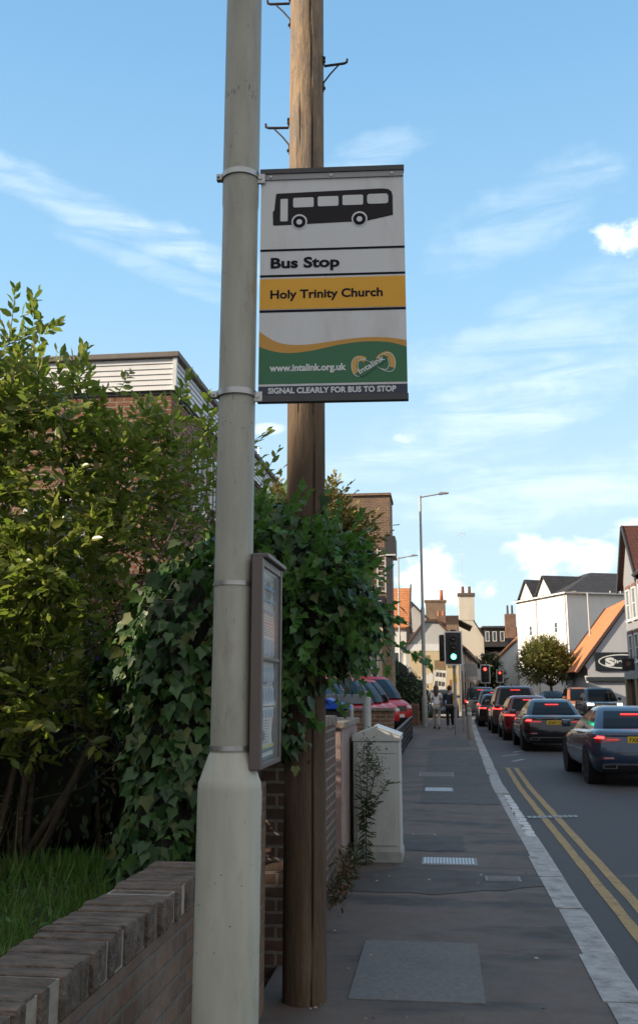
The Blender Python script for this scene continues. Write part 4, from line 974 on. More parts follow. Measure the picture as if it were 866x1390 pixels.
for xx in (-2.62,-2.28): mb.box(xx,xx+.05,41.93,41.978,5.7,7.7)
for i in range(9): mb.box(-2.57,-2.285,41.945,41.978,5.75+.22*i,5.79+.22*i)
mb.build('timber_panel', wood_trim, tb, org=L0)
MB().box(-2.567,-2.287,41.962,41.979,5.7,7.7).build('panel_infill', plain('panel_brown',(.09,.06,.045),.8), tb, org=L0)
so_ = MB().bbox(-2.85,-2.27,41.85,41.93,4.75,5.55,.01).build('sign_board', plain('sign_board_black',(.02,.022,.026),.4,.1,5,0), tb, org=L0)
mb = MB(); 
for i,(a,b_) in enumerate(((-2.62,-2.42),(-2.7,-2.4),(-2.66,-2.46))): mb.box(a,b_,41.843,41.8495,5.32-.16*i,5.36-.16*i)
mb.build('sign_lines', plain('sign_lines_grey',(.35,.36,.38),.6,.1,4,0), so_, org=L0)
bayc = MB().bbox(-3.02,-2.44,41.2,41.975,-.1,3.95,.02).build('side_bay', plain('bay_cream',(.50,.40,.29),.8,.1,3,.1), tb, org=L0)
MB().prism([(41.1,3.96),(41.975,3.96),(41.975,4.5),(41.35,4.25)], -3.12,-2.36,'x').build('bay_roof', plain('bay_roof_stone',(.42,.33,.24),.8,.2,5,.2), tb, org=L0)
window(tb,'-y',-2.86,-2.58,1.5,3.7,41.198,white_paint,None,(1,2),.05,False,.04,L0)
mb = MB()
for i in range(11): mb.box(-3.34-.12*(i%2),-3.03,41.93,41.979,.1+i*.36,.44+i*.36)
mb.build('quoins', plain('pale_quoin',(.46,.41,.35),.9,.15,5,.3), tb, org=L0)
window(tb,'-y',-4.9,-4.0,1.5,3.2,41.98,white_paint,None,(2,2),.06,True,.05,L0)
window(tb,'-y',-4.8,-3.9,5.4,7.2,42,white_paint,None,(2,2),.06,True,.05,L0)
mb = MB(); mb.tube([(TX1+.03,44,9.0),(TX1+.35,44,9.02)], .02, 5); mb.build('bracket', black_metal, tb, org=L0)
# house with lit orange roof
L0 = (-4,63,0)
oh = thing('orange_roofed_house', 'white house whose bright orange tiled roof stands behind the second street lamp', 'house', L0)
MB().prism([(64,-.14),(72,-.14),(72,5.6),(68,8.4),(64,5.6)], -8, -2.13, 'x').build('wall', white_r, oh, org=L0)
gable_roof(oh,'roof',orange_t,-8,-2.13,64,72,5.6,8.45,'x',.18,.10,L0,.015)
mb = MB(); sb = slab((63.7,5.46),(68,8.6),-1.94,-1.84,.25,'x'); mb.add(sb.v,sb.f); mb.box(-2.12,-1.9,63.7,64.0,4.0,5.6); mb.build('barge_board', lead, oh, org=L0)
window(oh,'-y',-3.1,-2.5,2.7,4.0,64,white_paint,None,(1,2),.06,True,.05,L0)
MB().bbox(-2.9,-2.35,63.85,63.99,1.95,2.35,.01).build('blue_sign', plain('sign_blue',(.03,.16,.30),.5), oh, org=L0)
# grey gabled house
L0 = (-2.2,75,0)
gh = thing('grey_gabled_house', 'grey rendered house with dark edged gable between orange roof and brick chimney', 'house', L0)
gable_prism(-4.3,-.3,72,82,-.14,6.05,8.1,'y').build('wall', grey_r, gh, org=L0)
gable_roof(gh,'roof',slate,-4.3,-.3,72,82,6.05,8.1,'y',.25,.14,L0)
# mural gable and the shops running on from it
L0 = (-.4,64,0)
mg = thing('mural_house', 'low gabled house with painted mural of tram on its cream end wall', 'house', L0)
mx0,mx1 = -2.12,1.25
gp_ = [(mx0,-.14),(mx1,-.14),(mx1,4.35),(-.15,5.78),(-.85,5.78),(mx0,4.1)]
MB().prism(gp_, 62, 70, 'y').build('wall', grey_r, mg, org=L0)
mb = MB(); sb = slab((mx1+.2,4.15),(-.15,5.80),61.85,70,.12,'y'); mb.add(sb.v,sb.f); sb = slab((mx0-.2,3.92),(-.85,5.80),61.85,70,.12,'y'); mb.add(sb.v,sb.f); mb.box(-.86,-.14,61.85,70,5.80,5.92); mb.build('roof', brown_t, mg, org=L0)
cream = render_wall('mural_cream',(.62,.50,.31),(.45,.36,.22),.6)
mu = MB().box(mx0+.25,mx1-.1,61.975,61.997,.3,3.95).build('mural', cream, mg, org=L0)
MB().box(mx0+.05,mx1-.05,61.96,61.998,3.97,4.38).build('white_band', white_paint, mg, org=L0)
def paint(nm, c, polys, y):
    mb = MB()
    for p in polys: mb.poly([(a,y,z) for a,z in p])
    mb.build(nm, plain('mural_'+nm, c, .85, .2, 5, 0), mu, org=L0)
paint('painted_shopfronts',(.22,.17,.09),[rc(-1.75,-.9,3.35,3.85),rc(-.35,.35,2.75,3.4),rc(.45,1.0,2.9,3.6),rc(-.9,-.6,2.9,3.7)],61.972)
paint('painted_figures',(.34,.16,.08),[rc(-.02,.2,3.0,3.6),rc(.55,.72,1.2,2.2),rc(-1.6,-1.3,1.2,2.0)],61.970)
paint('painted_street',(.42,.32,.17),[[(-1.8,.4),(1.1,.4),(1.1,1.3),(.1,1.5),(-1.8,.9)]],61.971)
tr_ = [(-.55,1.35),(.25,1.22),(.42,2.75),(-.30,2.82)]
paint('painted_tram',(.72,.70,.64),[tr_, [(-1.15,1.9),(-.52,2.0),(-.34,2.75),(-1.2,2.3)]],61.969)
q = lambda u,v: ((tr_[0][0]*(1-u)+tr_[1][0]*u)*(1-v)+(tr_[3][0]*(1-u)+tr_[2][0]*u)*v, (tr_[0][1]*(1-u)+tr_[1][1]*u)*(1-v)+(tr_[3][1]*(1-u)+tr_[2][1]*u)*v)
paint('painted_tram_windows',(.10,.09,.08),[[q(a,z0),q(a+.24,z0),q(a+.24,z1),q(a,z1)] for a in (.1,.38,.66) for z0,z1 in ((.36,.54),(.72,.9))],61.967)
paint('painted_pole',(.70,.66,.56),[[(.62,.5),(.78,.5),(1.02,2.4),(.92,2.4)]],61.966)
MB().bbox(-.1,.45,62.4,63.1,5.2,6.2,.02).build('chimney', red_brick, mg, org=L0)
mb = MB()
for x in (.0,.3): mb.lathe([(.10,6.2),(.08,6.5)], x, 62.75, 10)
mb.build('chimney_pot', plain('terracotta',(.40,.15,.08),.8,.15,5,.1), mg, org=L0)
# rear brick range with chimney
L0 = (-1,100,0)
rb = thing('brick_rear_range', 'old brick building with broad chimney stack and single orange pot', 'house', L0)
MB().box(-3.84,1.92,96,104,-.14,8.68).build('wall', brown_brick, rb, org=L0)
gable_roof(rb,'roof',slate,-.7,3.1,96.2,104,7.6,8.55,'y',.1,.1,L0)
MB().bbox(-1.26,.66,95.5,97,8.3,10.0,.03).build('chimney', brown_brick, rb, org=L0)
MB().bbox(-1.38,.78,95.4,97.1,10.0,10.18,.03).build('chimney_cap', brown_brick, rb, org=L0)
mb = MB(); mb.lathe([(.18,10.18),(.15,11.2)], .30, 96.2, 12); mb.build('chimney_pot', plain('orange_pot',(.45,.14,.06),.8,.1,5,.1), rb, True, org=L0)
# white gable with chimney
L0 = (3,118,0)
wg = thing('white_gabled_house', 'cream white gable end house with tall two pot chimney', 'house', L0)
gable_prism(1.24,4.98,112,128,-.14,7.3,10.5,'y').build('wall', cream_r, wg, org=L0)
gable_roof(wg,'roof',brown_t,1.24,4.98,112.2,128,7.3,10.5,'y',.14,.14,L0)
MB().bbox(2.3,4.04,111.95,113.5,9.3,12.05,.02).build('chimney', cream_r, wg, org=L0)
MB().bbox(2.18,4.16,111.8,113.6,12.05,12.4,.03).build('chimney_cap', plain('chimney_dark',(.12,.09,.07),.9), wg, org=L0)
mb = MB()
for x in (2.8,3.55): mb.lathe([(.19,12.4),(.15,13.2)], x, 112.6, 10)
mb.build('chimney_pot', plain('dark_pot',(.16,.08,.06),.8,.1,5,.1), wg, org=L0)
# shop terrace along the left of the far street (turned a little to the right)
sh = thing('shop_terrace', 'low terrace of pale shops with dark eaves on the left beyond the traffic light', 'shops', (1.30,62.6,0), -R(3.8))
MB().box(-1.6,0,.4,46,-.14,4.15).build('wall', cream_r, sh)
sb = slab((.35,4.05),(-1.5,5.6),.0,46,.12,'y'); sb.build('roof', brown_t, sh)
mb = MB(); mb.box(.02,.40,.2,46,3.98,4.1); mb.build('eaves', lead, sh)
cols_ = [(.30,.22,.16),(.62,.60,.55),(.45,.40,.32),(.10,.09,.09),(.66,.62,.55)]
for i in range(9):
    y = .8+i*5
    f_ = MB().box(.003,.09,y,y+4.4,-.05,2.75).build('shopfront', plain('shopfront_paint',cols_[i%5],.6,.1,4,.05), sh)
    MB().box(.092,.10,y+.3,y+3.2,.5,2.1).build('pane', dark_glass, f_)
    MB().box(.095,.17,y+.1,y+4.3,2.2,2.7).build('fascia', plain('fascia_paint',cols_[(i*2+3)%5],.5,.1,4,.02), f_)
    for a in (y+.6,y+2.6): window(sh,'+x',a,a+.9,3.0,3.85,.003,white_paint,None,(2,1),.06,False,.05)
mb = MB()
for y in (.7,6.2,16): mb.tube([(.12,y,0),(.12,y,4.0)], .05, 6)
mb.build('downpipe', plain('pale_pipe',(.6,.57,.52),.6), sh)
for y,z,c in ((2.2,2.9,(.38,.37,.36)),(9.5,2.7,(.72,.70,.64)),(15,2.8,(.5,.2,.12))):
    MB().bbox(.10,.95,y,y+.12,z-.45,z+.35,.02).build('projecting_sign', plain('sign_paint',c,.5,.08,5,0), sh)
# dormered roofs and brown roofs far up the street
L0 = (6,110,0)
dh = thing('dormered_house', 'dark slate roofed house with white framed dormers far up the street', 'house', L0)
MB().box(4.9,12,112,124,-.14,5.5).build('wall', cream_r, dh, org=L0)
gable_roof(dh,'roof',slate,4.9,12,112,124,5.4,8.4,'x',.3,.14,L0)
d_ = MB().box(5.0,7.6,111.6,115,6.3,8.35).build('dormer', lead, dh, org=L0)
MB().bbox(4.8,8.1,111.3,115,8.36,8.6,.02).build('dormer_roof', lead, dh, org=L0)
for a in (5.15,5.95,6.8): window(dh,'-y',a,a+.45,6.9,8.0,111.6,white_paint,None,(1,1),.06,False,.08,L0)
MB().bbox(7.35,8.55,110.8,112,7.2,9.9,.03).build('chimney', red_brick, dh, org=L0)
mb = MB()
for x in (7.7,8.2): mb.lathe([(.13,9.9),(.10,10.9)], x, 111.4, 8)
mb.build('chimney_pot', lead, dh, org=L0)
L0 = (8,104,0)
br = thing('brown_roofed_house', 'white walled house with sunlit brown tiled roof left of the white block', 'house', L0)
MB().prism([(5.9,-.14),(12,-.14),(12,6.6),(9,7.4),(5.9,4.6)],103,110,'y').build('wall', white_r, br, org=L0)
sb = slab((5.5,4.25),(9.2,7.85),102.7,110.2,.14,'y'); sb.build('roof', tiles('sunny_brown_tiles',(.36,.17,.09),(.30,.13,.07),.2,.14), br, org=L0)
L0 = (5,150,0)
fe = thing('street_end_house', 'distant red brown roofed house closing the end of the street', 'house', L0)
gable_prism(2,14,150,160,-.14,7.5,11.0,'x').build('wall', red_brick, fe, org=L0)
gable_roof(fe,'roof',red_t,2,14,150,160,7.5,11,'x',.3,.15,L0)
for a in (3.2,5.2,7.4): window(fe,'-y',a,a+1,4.6,6.4,150,white_paint,None,(2,2),.08,True,.06,L0)
# big white block (turned about 18 degrees)
rot = R(21.5)
wb = thing('white_block', 'large white rendered block with grey slate roofs and two small street gables', 'building', (10.9,85,0), rot)
Wd, Ln, zE = 16., 9.7, 9.75
MB().box(0,Wd,0,Ln,-.14,zE).build('wall', white_r, wb)
for y in (3.9,7.4):
    g_ = MB().prism([(y-1.55,zE+.002),(y+1.55,zE+.002),(y,zE+1.75)], .0, 1.2, 'x').build('street_gable', white_r, wb)
    mb = MB()
    sb = slab((y-1.8,zE-.20),(y,zE+1.82),-.22,6.0,.10,'x'); mb.add(sb.v,sb.f); sb = slab((y+1.8,zE-.20),(y,zE+1.82),-.22,6.0,.10,'x'); mb.add(sb.v,sb.f); mb.build('gable_roof', slate, wb)
mb = MB()     # hipped main roof
ex = .3; rz = zE+2.35
v = [(-ex,-ex,zE+.01),(Wd+ex,-ex,zE+.01),(Wd+ex,Ln+ex,zE+.01),(-ex,Ln+ex,zE+.01),(5.0,4.4,rz),(Wd-5.0,4.4,rz),(5.0,5.4,rz),(Wd-5.0,5.4,rz)]
mb.add(v, [(0,1,5,4),(1,2,7,5),(2,3,6,7),(3,0,4,6),(4,5,7,6),(3,2,1,0)]); mb.build('roof', slate, wb)
mb = MB(); mb.box(-ex-.05,Wd+ex,-ex-.05,-ex+.05,zE-.10,zE+.02); mb.box(-ex-.05,-ex+.05,-ex,Ln+ex,zE-.10,zE+.02); mb.build('gutter', white_paint, wb)
mb = MB(); mb.tube([(-.05,5.6,0),(-.05,5.6,zE-.1)], .05, 6); mb.tube([(-.05,.25,0),(-.05,.25,zE-.1)], .05, 6); mb.build('downpipe', plain('pipe_grey',(.4,.4,.4),.6), wb)
for y in (1.8,6.6):
    for z in (3.9,6.4): window(wb,'-x',y,y+.55,z,z+.95,0,white_paint,None,(1,2),.07,True,.05)
mb = MB()
for i in range(5): mb.tube([(4+i*1.0,-.35,zE+.02),(4+i*1.0,-.35,zE+.2)], .05, 5)
mb.build('snow_guards', white_paint, wb)
mb = MB(); mb.tube([(6.9,2.4,zE+1.2),(6.9,2.4,zE+2.1)], .09, 6); mb.build('vent_pipe', white_paint, wb)
# steep roofed shop with the oval sign
L0 = (9.7,68,0)
ss = thing('steep_roofed_shop', 'white gabled shop with steep orange roof and black oval sign', 'shop', L0)
shop_r = render_wall('shaded_white_render', (.44,.45,.48), (.32,.33,.35), .5)  # white render greyed, shade of this front put into its colour
ax,az = 13.2,7.75
MB().prism([(9.85,-.14),(16.5,-.14),(16.5,3.8),(ax,az),(9.7,3.2),(9.85,2.9)], 68, 79, 'y').build('wall', shop_r, ss, org=L0)
mb = MB(); sb = slab((9.25,2.75),(ax,az+.04),68.15,79,.10,'y'); mb.add(sb.v,sb.f); sb = slab((17.0,3.2),(ax,az+.04),68.15,79,.10,'y'); mb.add(sb.v,sb.f); mb.build('roof', orange_t, ss, org=L0)
mb = MB(); sb = slab((9.2,2.72),(ax,az+.06),67.85,68.14,.17,'y'); mb.add(sb.v,sb.f); sb = slab((17.05,3.18),(ax,az+.06),67.85,68.14,.17,'y'); mb.add(sb.v,sb.f); sb = slab((9.22,2.73),(ax,az+.05),79.01,79.25,.19,'y'); mb.add(sb.v,sb.f); mb.build('barge_board', plain('barge_brown',(.07,.04,.035),.7), ss, org=L0)
MB().bbox(9.7,16.5,67.75,67.995,2.15,2.42,.01).build('fascia_ledge', plain('ledge_black',(.03,.04,.045),.5), ss, org=L0)
sgb = MB().bbox(10.35,14.3,67.85,67.99,2.85,4.05,.01).build('oval_sign', plain('oval_sign_black',(.015,.02,.024),.4,.05,4,0), ss, org=L0)
mb = MB(); n = 48; cxs,czs = 12.1,3.45
for i in range(n):
    a,b_ = 2*PI*i/n, 2*PI*(i+1)/n
    mb.poly([(cxs+1.55*math.cos(a),67.845,czs+.47*math.sin(a)),(cxs+1.55*math.cos(b_),67.845,czs+.47*math.sin(b_)),(cxs+1.47*math.cos(b_),67.845,czs+.40*math.sin(b_)),(cxs+1.47*math.cos(a),67.845,czs+.40*math.sin(a))])
mb.build('oval_ring', wl, sgb, org=L0)
v, f = text_geo('S', .62, .52, .06); mb = MB(); mb.add([(11.0+a,67.843,3.17+b_) for a,b_ in v], f)
v, f = text_geo('helleys', 1.35, .25, .05); mb.add([(11.62+a,67.843,3.34+b_) for a,b_ in v], f); mb.build('sign_lettering', wl, sgb, org=L0)
MB().bbox(13.0,14.6,80,81.2,5.0,7.2,.03).build('chimney', red_brick, ss, org=L0)
mb = MB(); mb.tube([(13.9,80.6,7.2),(13.9,80.6,7.8)], .05, 6); mb.tube([(13.6,80.6,7.75),(14.15,80.6,7.95)], .06, 6); mb.build('cowl', steel, ss, org=L0)
# house at the right edge
L0 = (12,50,0)
eh = thing('bay_windowed_house', 'grey house at the right edge with red tiled gable and white sash windows', 'house', L0)
EX = 10.45
shade_r = render_wall('shaded_grey_render', (.27,.27,.285), (.18,.18,.19), .5)  # grey render darkened so the facade's shade is in its colour
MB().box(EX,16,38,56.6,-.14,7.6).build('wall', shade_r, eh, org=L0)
sb = slab((EX-.35,7.35),(13.6,10.2),38,52.0,.14,'y'); sb.build('roof', slate, eh, org=L0)
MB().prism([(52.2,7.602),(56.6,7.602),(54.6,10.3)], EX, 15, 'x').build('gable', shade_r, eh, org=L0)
mb = MB(); sb = slab((51.8,7.2),(54.6,10.4),EX-.25,15,.12,'x'); mb.add(sb.v,sb.f); sb = slab((57.0,7.1),(54.6,10.4),EX-.25,15,.12,'x'); mb.add(sb.v,sb.f); mb.build('gable_roof', red_t, eh, org=L0)
mb = MB(); sb = slab((51.75,7.05),(54.6,10.35),EX-.32,EX-.26,.22,'x'); mb.add(sb.v,sb.f); sb = slab((57.1,6.95),(54.6,10.35),EX-.32,EX-.26,.22,'x'); mb.add(sb.v,sb.f); mb.build('barge_board', lead, eh, org=L0)
for a in (49.4,51.4,53.2,54.9):
    for z,h in ((5.3,1.7),(3.05,1.5)):
        w_ = window(eh,'-x',a,a+.95,z,z+h,EX,white_paint,None,(1,2),.08,True,.08,L0)
        MB().box(EX-.06,EX-.002,a-.1,a+1.05,z+h+.01,z+h+.2).build('lintel', plain('lintel_brown',(.20,.10,.07),.8,.15,8,.1), w_, org=L0)
MB().bbox(EX-.3,EX-.002,38,56.5,2.15,2.5,.02).build('shop_canopy', plain('canopy_grey',(.28,.28,.28),.7), eh, org=L0)
for a in (46.5,50,53.3,56.1): MB().bbox(EX-.30,EX-.003,a,a+.35,-.05,2.14,.02).build('pilaster', plain('pilaster_tan',(.30,.22,.15),.8,.1,6,.1), eh, org=L0)
for a in (47,50.5,53.8): MB().box(EX-.05,EX-.004,a,a+2.2,.3,2.1).build('shop_window', dark_glass, eh, org=L0)
hs = thing('hanging_sign', 'small black projecting shop sign on the right hand grey house', 'sign', (EX-.6,53.5,2.9)); 
MB().bbox(-.32,.32,-.06,.06,-.32,.32,.03).build('board', black_plastic, hs); mb = MB(); mb.lathe([(.13,-.066),(.13,-.0605)],0,.03,16,'y'); mb.build('emblem_disc', plain('disc_red',(.18,.06,.06),.5), hs)
mb = MB(); mb.tube([(-.3,0,.38),(.6,0,.38)], .02, 6); mb.build('arm', black_metal, hs)
# unseen house added left of the camera to throw shade over the stop
L0 = (-13,-1,0)
nh = thing('added_shade_house', 'unseen brick house with slate roof added to shade the bus stop', 'house', L0)
gable_prism(-17,-9,-11,.3,-.14,5.6,8.9,'y').build('wall', red_brick, nh, org=L0); gable_roof(nh,'roof',slate,-17,-9,-11,.3,5.6,8.9,'y',.3,.15,L0)
# unseen terrace added to keep sun off the two walkers
L0 = (-12,60,0)
lt = thing('added_shade_terrace', 'unseen row of brick houses added to shade the two walkers', 'house', L0)
gable_prism(-24,-14,30,47,-.14,7.0,10,'y').build('wall', brown_brick, lt, org=L0); gable_roof(lt,'roof',slate,-24,-14,30,47,7.0,10,'y',.3,.15,L0)
L0 = (18,110,0)
rt_ = thing('shop_row', 'row of pale shops with dark fronts behind the street tree', 'shops', L0)
MB().box(7.9,26,99.8,112,-.14,5.2).build('wall', grey_r, rt_, org=L0)
for i in range(5):
    f_ = MB().box(8.1+i*2.6,10.4+i*2.6,99.65,99.797,0,2.9).build('shopfront', plain('front_dark',[(.05,.05,.06),(.3,.28,.26),(.06,.08,.1),(.2,.08,.07),(.12,.12,.12)][i],.5), rt_, org=L0)
    MB().box(8.3+i*2.6,10.2+i*2.6,99.6,99.647,.5,2.1).build('pane', dark_glass, f_, org=L0)
# hedge and low brick garden wall by the tall lamp
hb = thing('clipped_hedge', 'rounded dark green hedge beyond the red vans, beside the tall street lamp', 'hedge', (-2.2,48,0)); og = (-2.2,48,0)
he = [(-2.6,48,1.6,1.3,1.2,1.6),(-1.5,47.5,1.2,.9,1.0,1.2),(-3.8,49,1.8,1.2,1.2,1.7),(-1.15,48.5,.9,.55,.8,.9)]
core('stems', he, core_m, hb, og, .92)
P,D,U,S_ = shell_leaves(5000, he, .16, .1); leaf_mesh('foliage', leafmat('clipped_leaf', [(.02,.05,.014),(.03,.075,.02),(.04,.09,.022)], .1), hb, P,D,U,S_, LEAF, og)
o = MB().bbox(-1.6,-1.02,45.2,47.5,-.14,.95,.03).build('brick_stub_wall', red_brick, None, org=(-1.3,46,0)); tag(o, 'short stretch of brick wall at the foot of the tall street lamp', 'wall')
fw = thing('forecourt_wall', 'low brown brick forecourt wall in front of the red vans', 'wall', (-1.5,19.5,0))
MB().box(-2.1,-.93,19.4,19.65,-.14,1.19).build('brickwork', brown_brick, fw, org=(-1.5,19.5,0))
MB().bbox(-2.15,-.90,19.35,19.7,1.192,1.25,.01).build('coping', cope, fw, org=(-1.5,19.5,0))
rl = thing('iron_railing', 'low black iron railing along the forecourt edge beside the footway', 'railing', (-1.05,28,0)); mb = MB()
for i in range(84): y = 20.2+i*.19; mb.tube([(-1.05,y,0),(-1.05,y,.66)], .012, 4)
mb.build('bars', black_metal, rl, org=(-1.05,28,0))
mb = MB(); 
for z in (.06,.2,.34,.48,.62): mb.box(-1.09,-1.02,20.0,36.2,z,z+.05)
mb.build('rails', black_metal, rl, org=(-1.05,28,0))
# grey steel barrier with posts, bin with blue lid, yellow bag
gt = thing('steel_gate_frame', 'grey steel barrier frame with thick posts behind the brick boundary wall', 'barrier', (-1.5,12.6,0)); gm_ = plain('gate_grey',(.20,.22,.22),.5,.12,6,.1)
mb = MB(); mb.bbox(-2.3,-.94,12.55,12.66,1.42,1.54,.01); mb.build('top_rail', gm_, gt, org=(-1.5,12.6,0))
mb = MB(); mb.lathe([(.055,-.1),(.055,1.56),(.05,1.58)], -.94,12.6,16); mb.build('post', plain('post_grey',(.36,.38,.37),.5,.12,6,.1,dirt=(.1,.08,.06),dirt_amt=.5,dscale=4), gt, 35, org=(-1.5,12.6,0))
MB().bbox(-1.19,-1.11,12.56,12.64,-.1,1.415,.008).build('post', wood_trim, gt, org=(-1.5,12.6,0))
MB().bbox(-2.3,-1.20,12.58,12.62,1.33,1.39,.005).build('lower_rail', wood_trim, gt, org=(-1.5,12.6,0))
wbn = thing('wheeled_bin', 'dark wheeled bin with bright blue lid behind the boundary wall', 'bin', (-1.40,12.2,0))
MB().prism([(-2.0,.05),(-1.55,.05),(-1.48,1.36),(-2.07,1.36)],11.9,12.45,'y').build('body', black_plastic, wbn, org=(-1.75,12.2,0), bev=.02)
MB().prism([(-2.1,1.365),(-1.45,1.365),(-1.5,1.42),(-1.72,1.50),(-2.06,1.46)],11.85,12.5,'y').build('lid', plain('bin_blue',(.02,.09,.50),.35,.1,5,.03), wbn, org=(-1.75,12.2,0), bev=.015)
mb = MB(); 
for s_ in (-2.0,-1.55): mb.lathe([(.1,s_-.03),(.1,s_+.03)],12.4,.1,14,'x')
mb.build('wheel', black_plastic, wbn, org=(-1.75,12.2,0))
mb = MB(); mb.bbox(-1.46,-1.18,13.0,13.3,.9,1.36,.05); o = mb.build('rubble_bag', plain('yellow_bag',(.42,.26,.02),.6,.25,9,.6,bdist=.05), None, True, org=(-1.6,13.1,.9)); tag(o, 'yellow bag standing behind the brick boundary wall beside the blue lid', 'bag')
MB().bbox(-1.7,-1.1,12.9,13.5,-.1,.9,.03).build('brick_plinth', brown_brick, None, org=(-1.6,13.2,0)); tag(bpy.data.objects['brick_plinth'], 'brick plinth carrying the yellow bag behind the boundary wall', 'plinth')
# trees
def tree(name, label, base, trunk_h, ells, lsize, n, cols, group=None, trunk_r=.14, per=9, spray=(.35,.7), mats={}):
    o = thing(name, label, 'tree', base, 0, group)
    mb = MB(); bx_,by_,bz_ = base
    mb.tube([(bx_,by_,bz_-.1),(bx_+.04,by_,bz_+trunk_h*.5),(bx_-.02,by_,bz_+trunk_h)], [trunk_r*1.15,trunk_r,trunk_r*.8], 8)
    for e in ells:
        for k in range(3):
            tip = np.array(e[:3])+rng.normal(size=3)*np.array(e[3:6])*.4; a = np.array([bx_,by_,bz_+trunk_h*.95]); mid = (a+tip)/2+rng.normal(size=3)*.12
            mb.tube([a,mid,tip],[trunk_r*.5,trunk_r*.3,trunk_r*.08],5)
    mb.build('trunk', bark, o, True, org=base)
    P,D,U,S_,tw = sprays(n, ells, per, spray, lsize, .4, .3)
    key = str(cols)
    if key not in mats: mats[key] = leafmat('tree_leaf', cols, .25)
    leaf_mesh('crown', mats[key], o, P,D,U,S_, LEAF, base)
    return o
gold = [(.14,.14,.035),(.20,.18,.045),(.27,.21,.06),(.11,.13,.03)]
tree('backlit_tree','golden green drooping tree showing above the ivy behind the telegraph pole',(-1.9,12.4,0),2.0,[(-2.0,12.2,3.3,.7,.6,.75),(-1.5,12.2,3.35,.5,.5,.8),(-1.25,12.2,3.2,.36,.45,.55),(-1.0,12.2,3.3,.22,.3,.32),(-2.4,12.2,3.2,.5,.5,.7)],.10,1700,gold,spray=(.18,.36))
tree('street_tree','round street tree with sunlit olive crown before the white block',(8.15,75,0),1.9,[(7.5,75,3.9,1.15,1.2,1.05),(8.6,75,3.6,1.0,1.2,1.0),(6.9,75,3.2,.85,1.1,.8),(7.9,75,4.5,.75,.9,.65),(9.1,75,3.0,.7,1.0,.7)],.22,1500,[(.10,.13,.03),(.15,.17,.04),(.20,.20,.06),(.24,.22,.08)],None,.12,9,(.5,.9))
tree('far_street_tree','shaded narrow tree by the far red traffic signal',(4.6,98,0),1.6,[(4.7,98,3.2,1.0,1.2,1.5),(5.2,98,2.3,.8,1,1.2),(4.2,98,2.4,.7,1,1.2)],  .25,800,[(.035,.05,.018),(.05,.065,.02),(.06,.08,.025)],None,.12,9,(.5,.9))
# ------------------------------------------------------------------ vehicles
def paintmat(name, c, metal=.35, rough=.32):
    m, t, b = nt(name); b.inputs['Base Color'].default_value = (*c,1); b.inputs['Metallic'].default_value = metal
    n1 = noise(t, coords(t), 3, 6, .6); t.links.new(ramp(t,[(.3,(rough*.85,)*3),(.7,(rough*1.25,)*3)],n1).outputs[0], b.inputs['Roughness'])
    b.inputs['Coat Weight'].default_value = .8; b.inputs['Coat Roughness'].default_value = .06; return m
tail_on = emis('brake_light', (1,.025,.02), 6.0, (.4,.01,.01))
tail_soft = emis('tail_light_glow', (1,.04,.02), .45, (.35,.01,.01))
tail_off = plain('tail_lens', (.22,.008,.010), .12, .1, 20, 0, spec=.7, coat=.6)
high_on = emis('high_brake_light', (1,.06,.06), 1.1, (.4,.02,.02))
head_on = emis('headlamp_glow', (1,.95,.82), 7.0, (.8,.8,.8))
head_off = plain('headlamp_lens', (.45,.47,.5), .1, .15, 20, 0, spec=.8, coat=.6)
car_glass = plain('car_glass', (.006,.010,.014), .06, .05, 2, 0, spec=.2)
rubber = plain('tyre_rubber', (.018,.018,.019), .85, .2, 20, .2)
alloy = plain('alloy_rim', (.20,.20,.21), .3, .1, 6, 0, metal=.8)
arch_m = plain('arch_liner', (.006,.006,.007), .9, .1, 6, 0)
trim_m = plain('car_trim', (.014,.014,.016), .45, .1, 10, .05)
chrome = plain('chrome', (.62,.63,.65), .15, .05, 8, 0, metal=1.)
plate_y = plain('plate_yellow', (.62,.40,.02), .4, .05, 5, 0); plate_w = plain('plate_white', (.7,.7,.68), .4, .05, 5, 0)
def lerp(T, s):
    if s <= T[0][0]: return T[0][1]
    for (a,p),(b_,q) in zip(T, T[1:]):
        if s <= b_: return p+(q-p)*(s-a)/(b_-a)
    return T[-1][1]
PROF = [(0,0),(0,.70),(.03,.90),(.12,.965),(.32,.995),(.55,1.0),(.70,.985),(.86,.962),(.95,.915),(1.0,.80),(1.012,0)]
WPLAN = [(0,.80),(.015,.88),(.04,.945),(.09,.985),(.16,1.0),(.82,1.0),(.90,.975),(.95,.93),(.98,.86),(1.0,.74)]
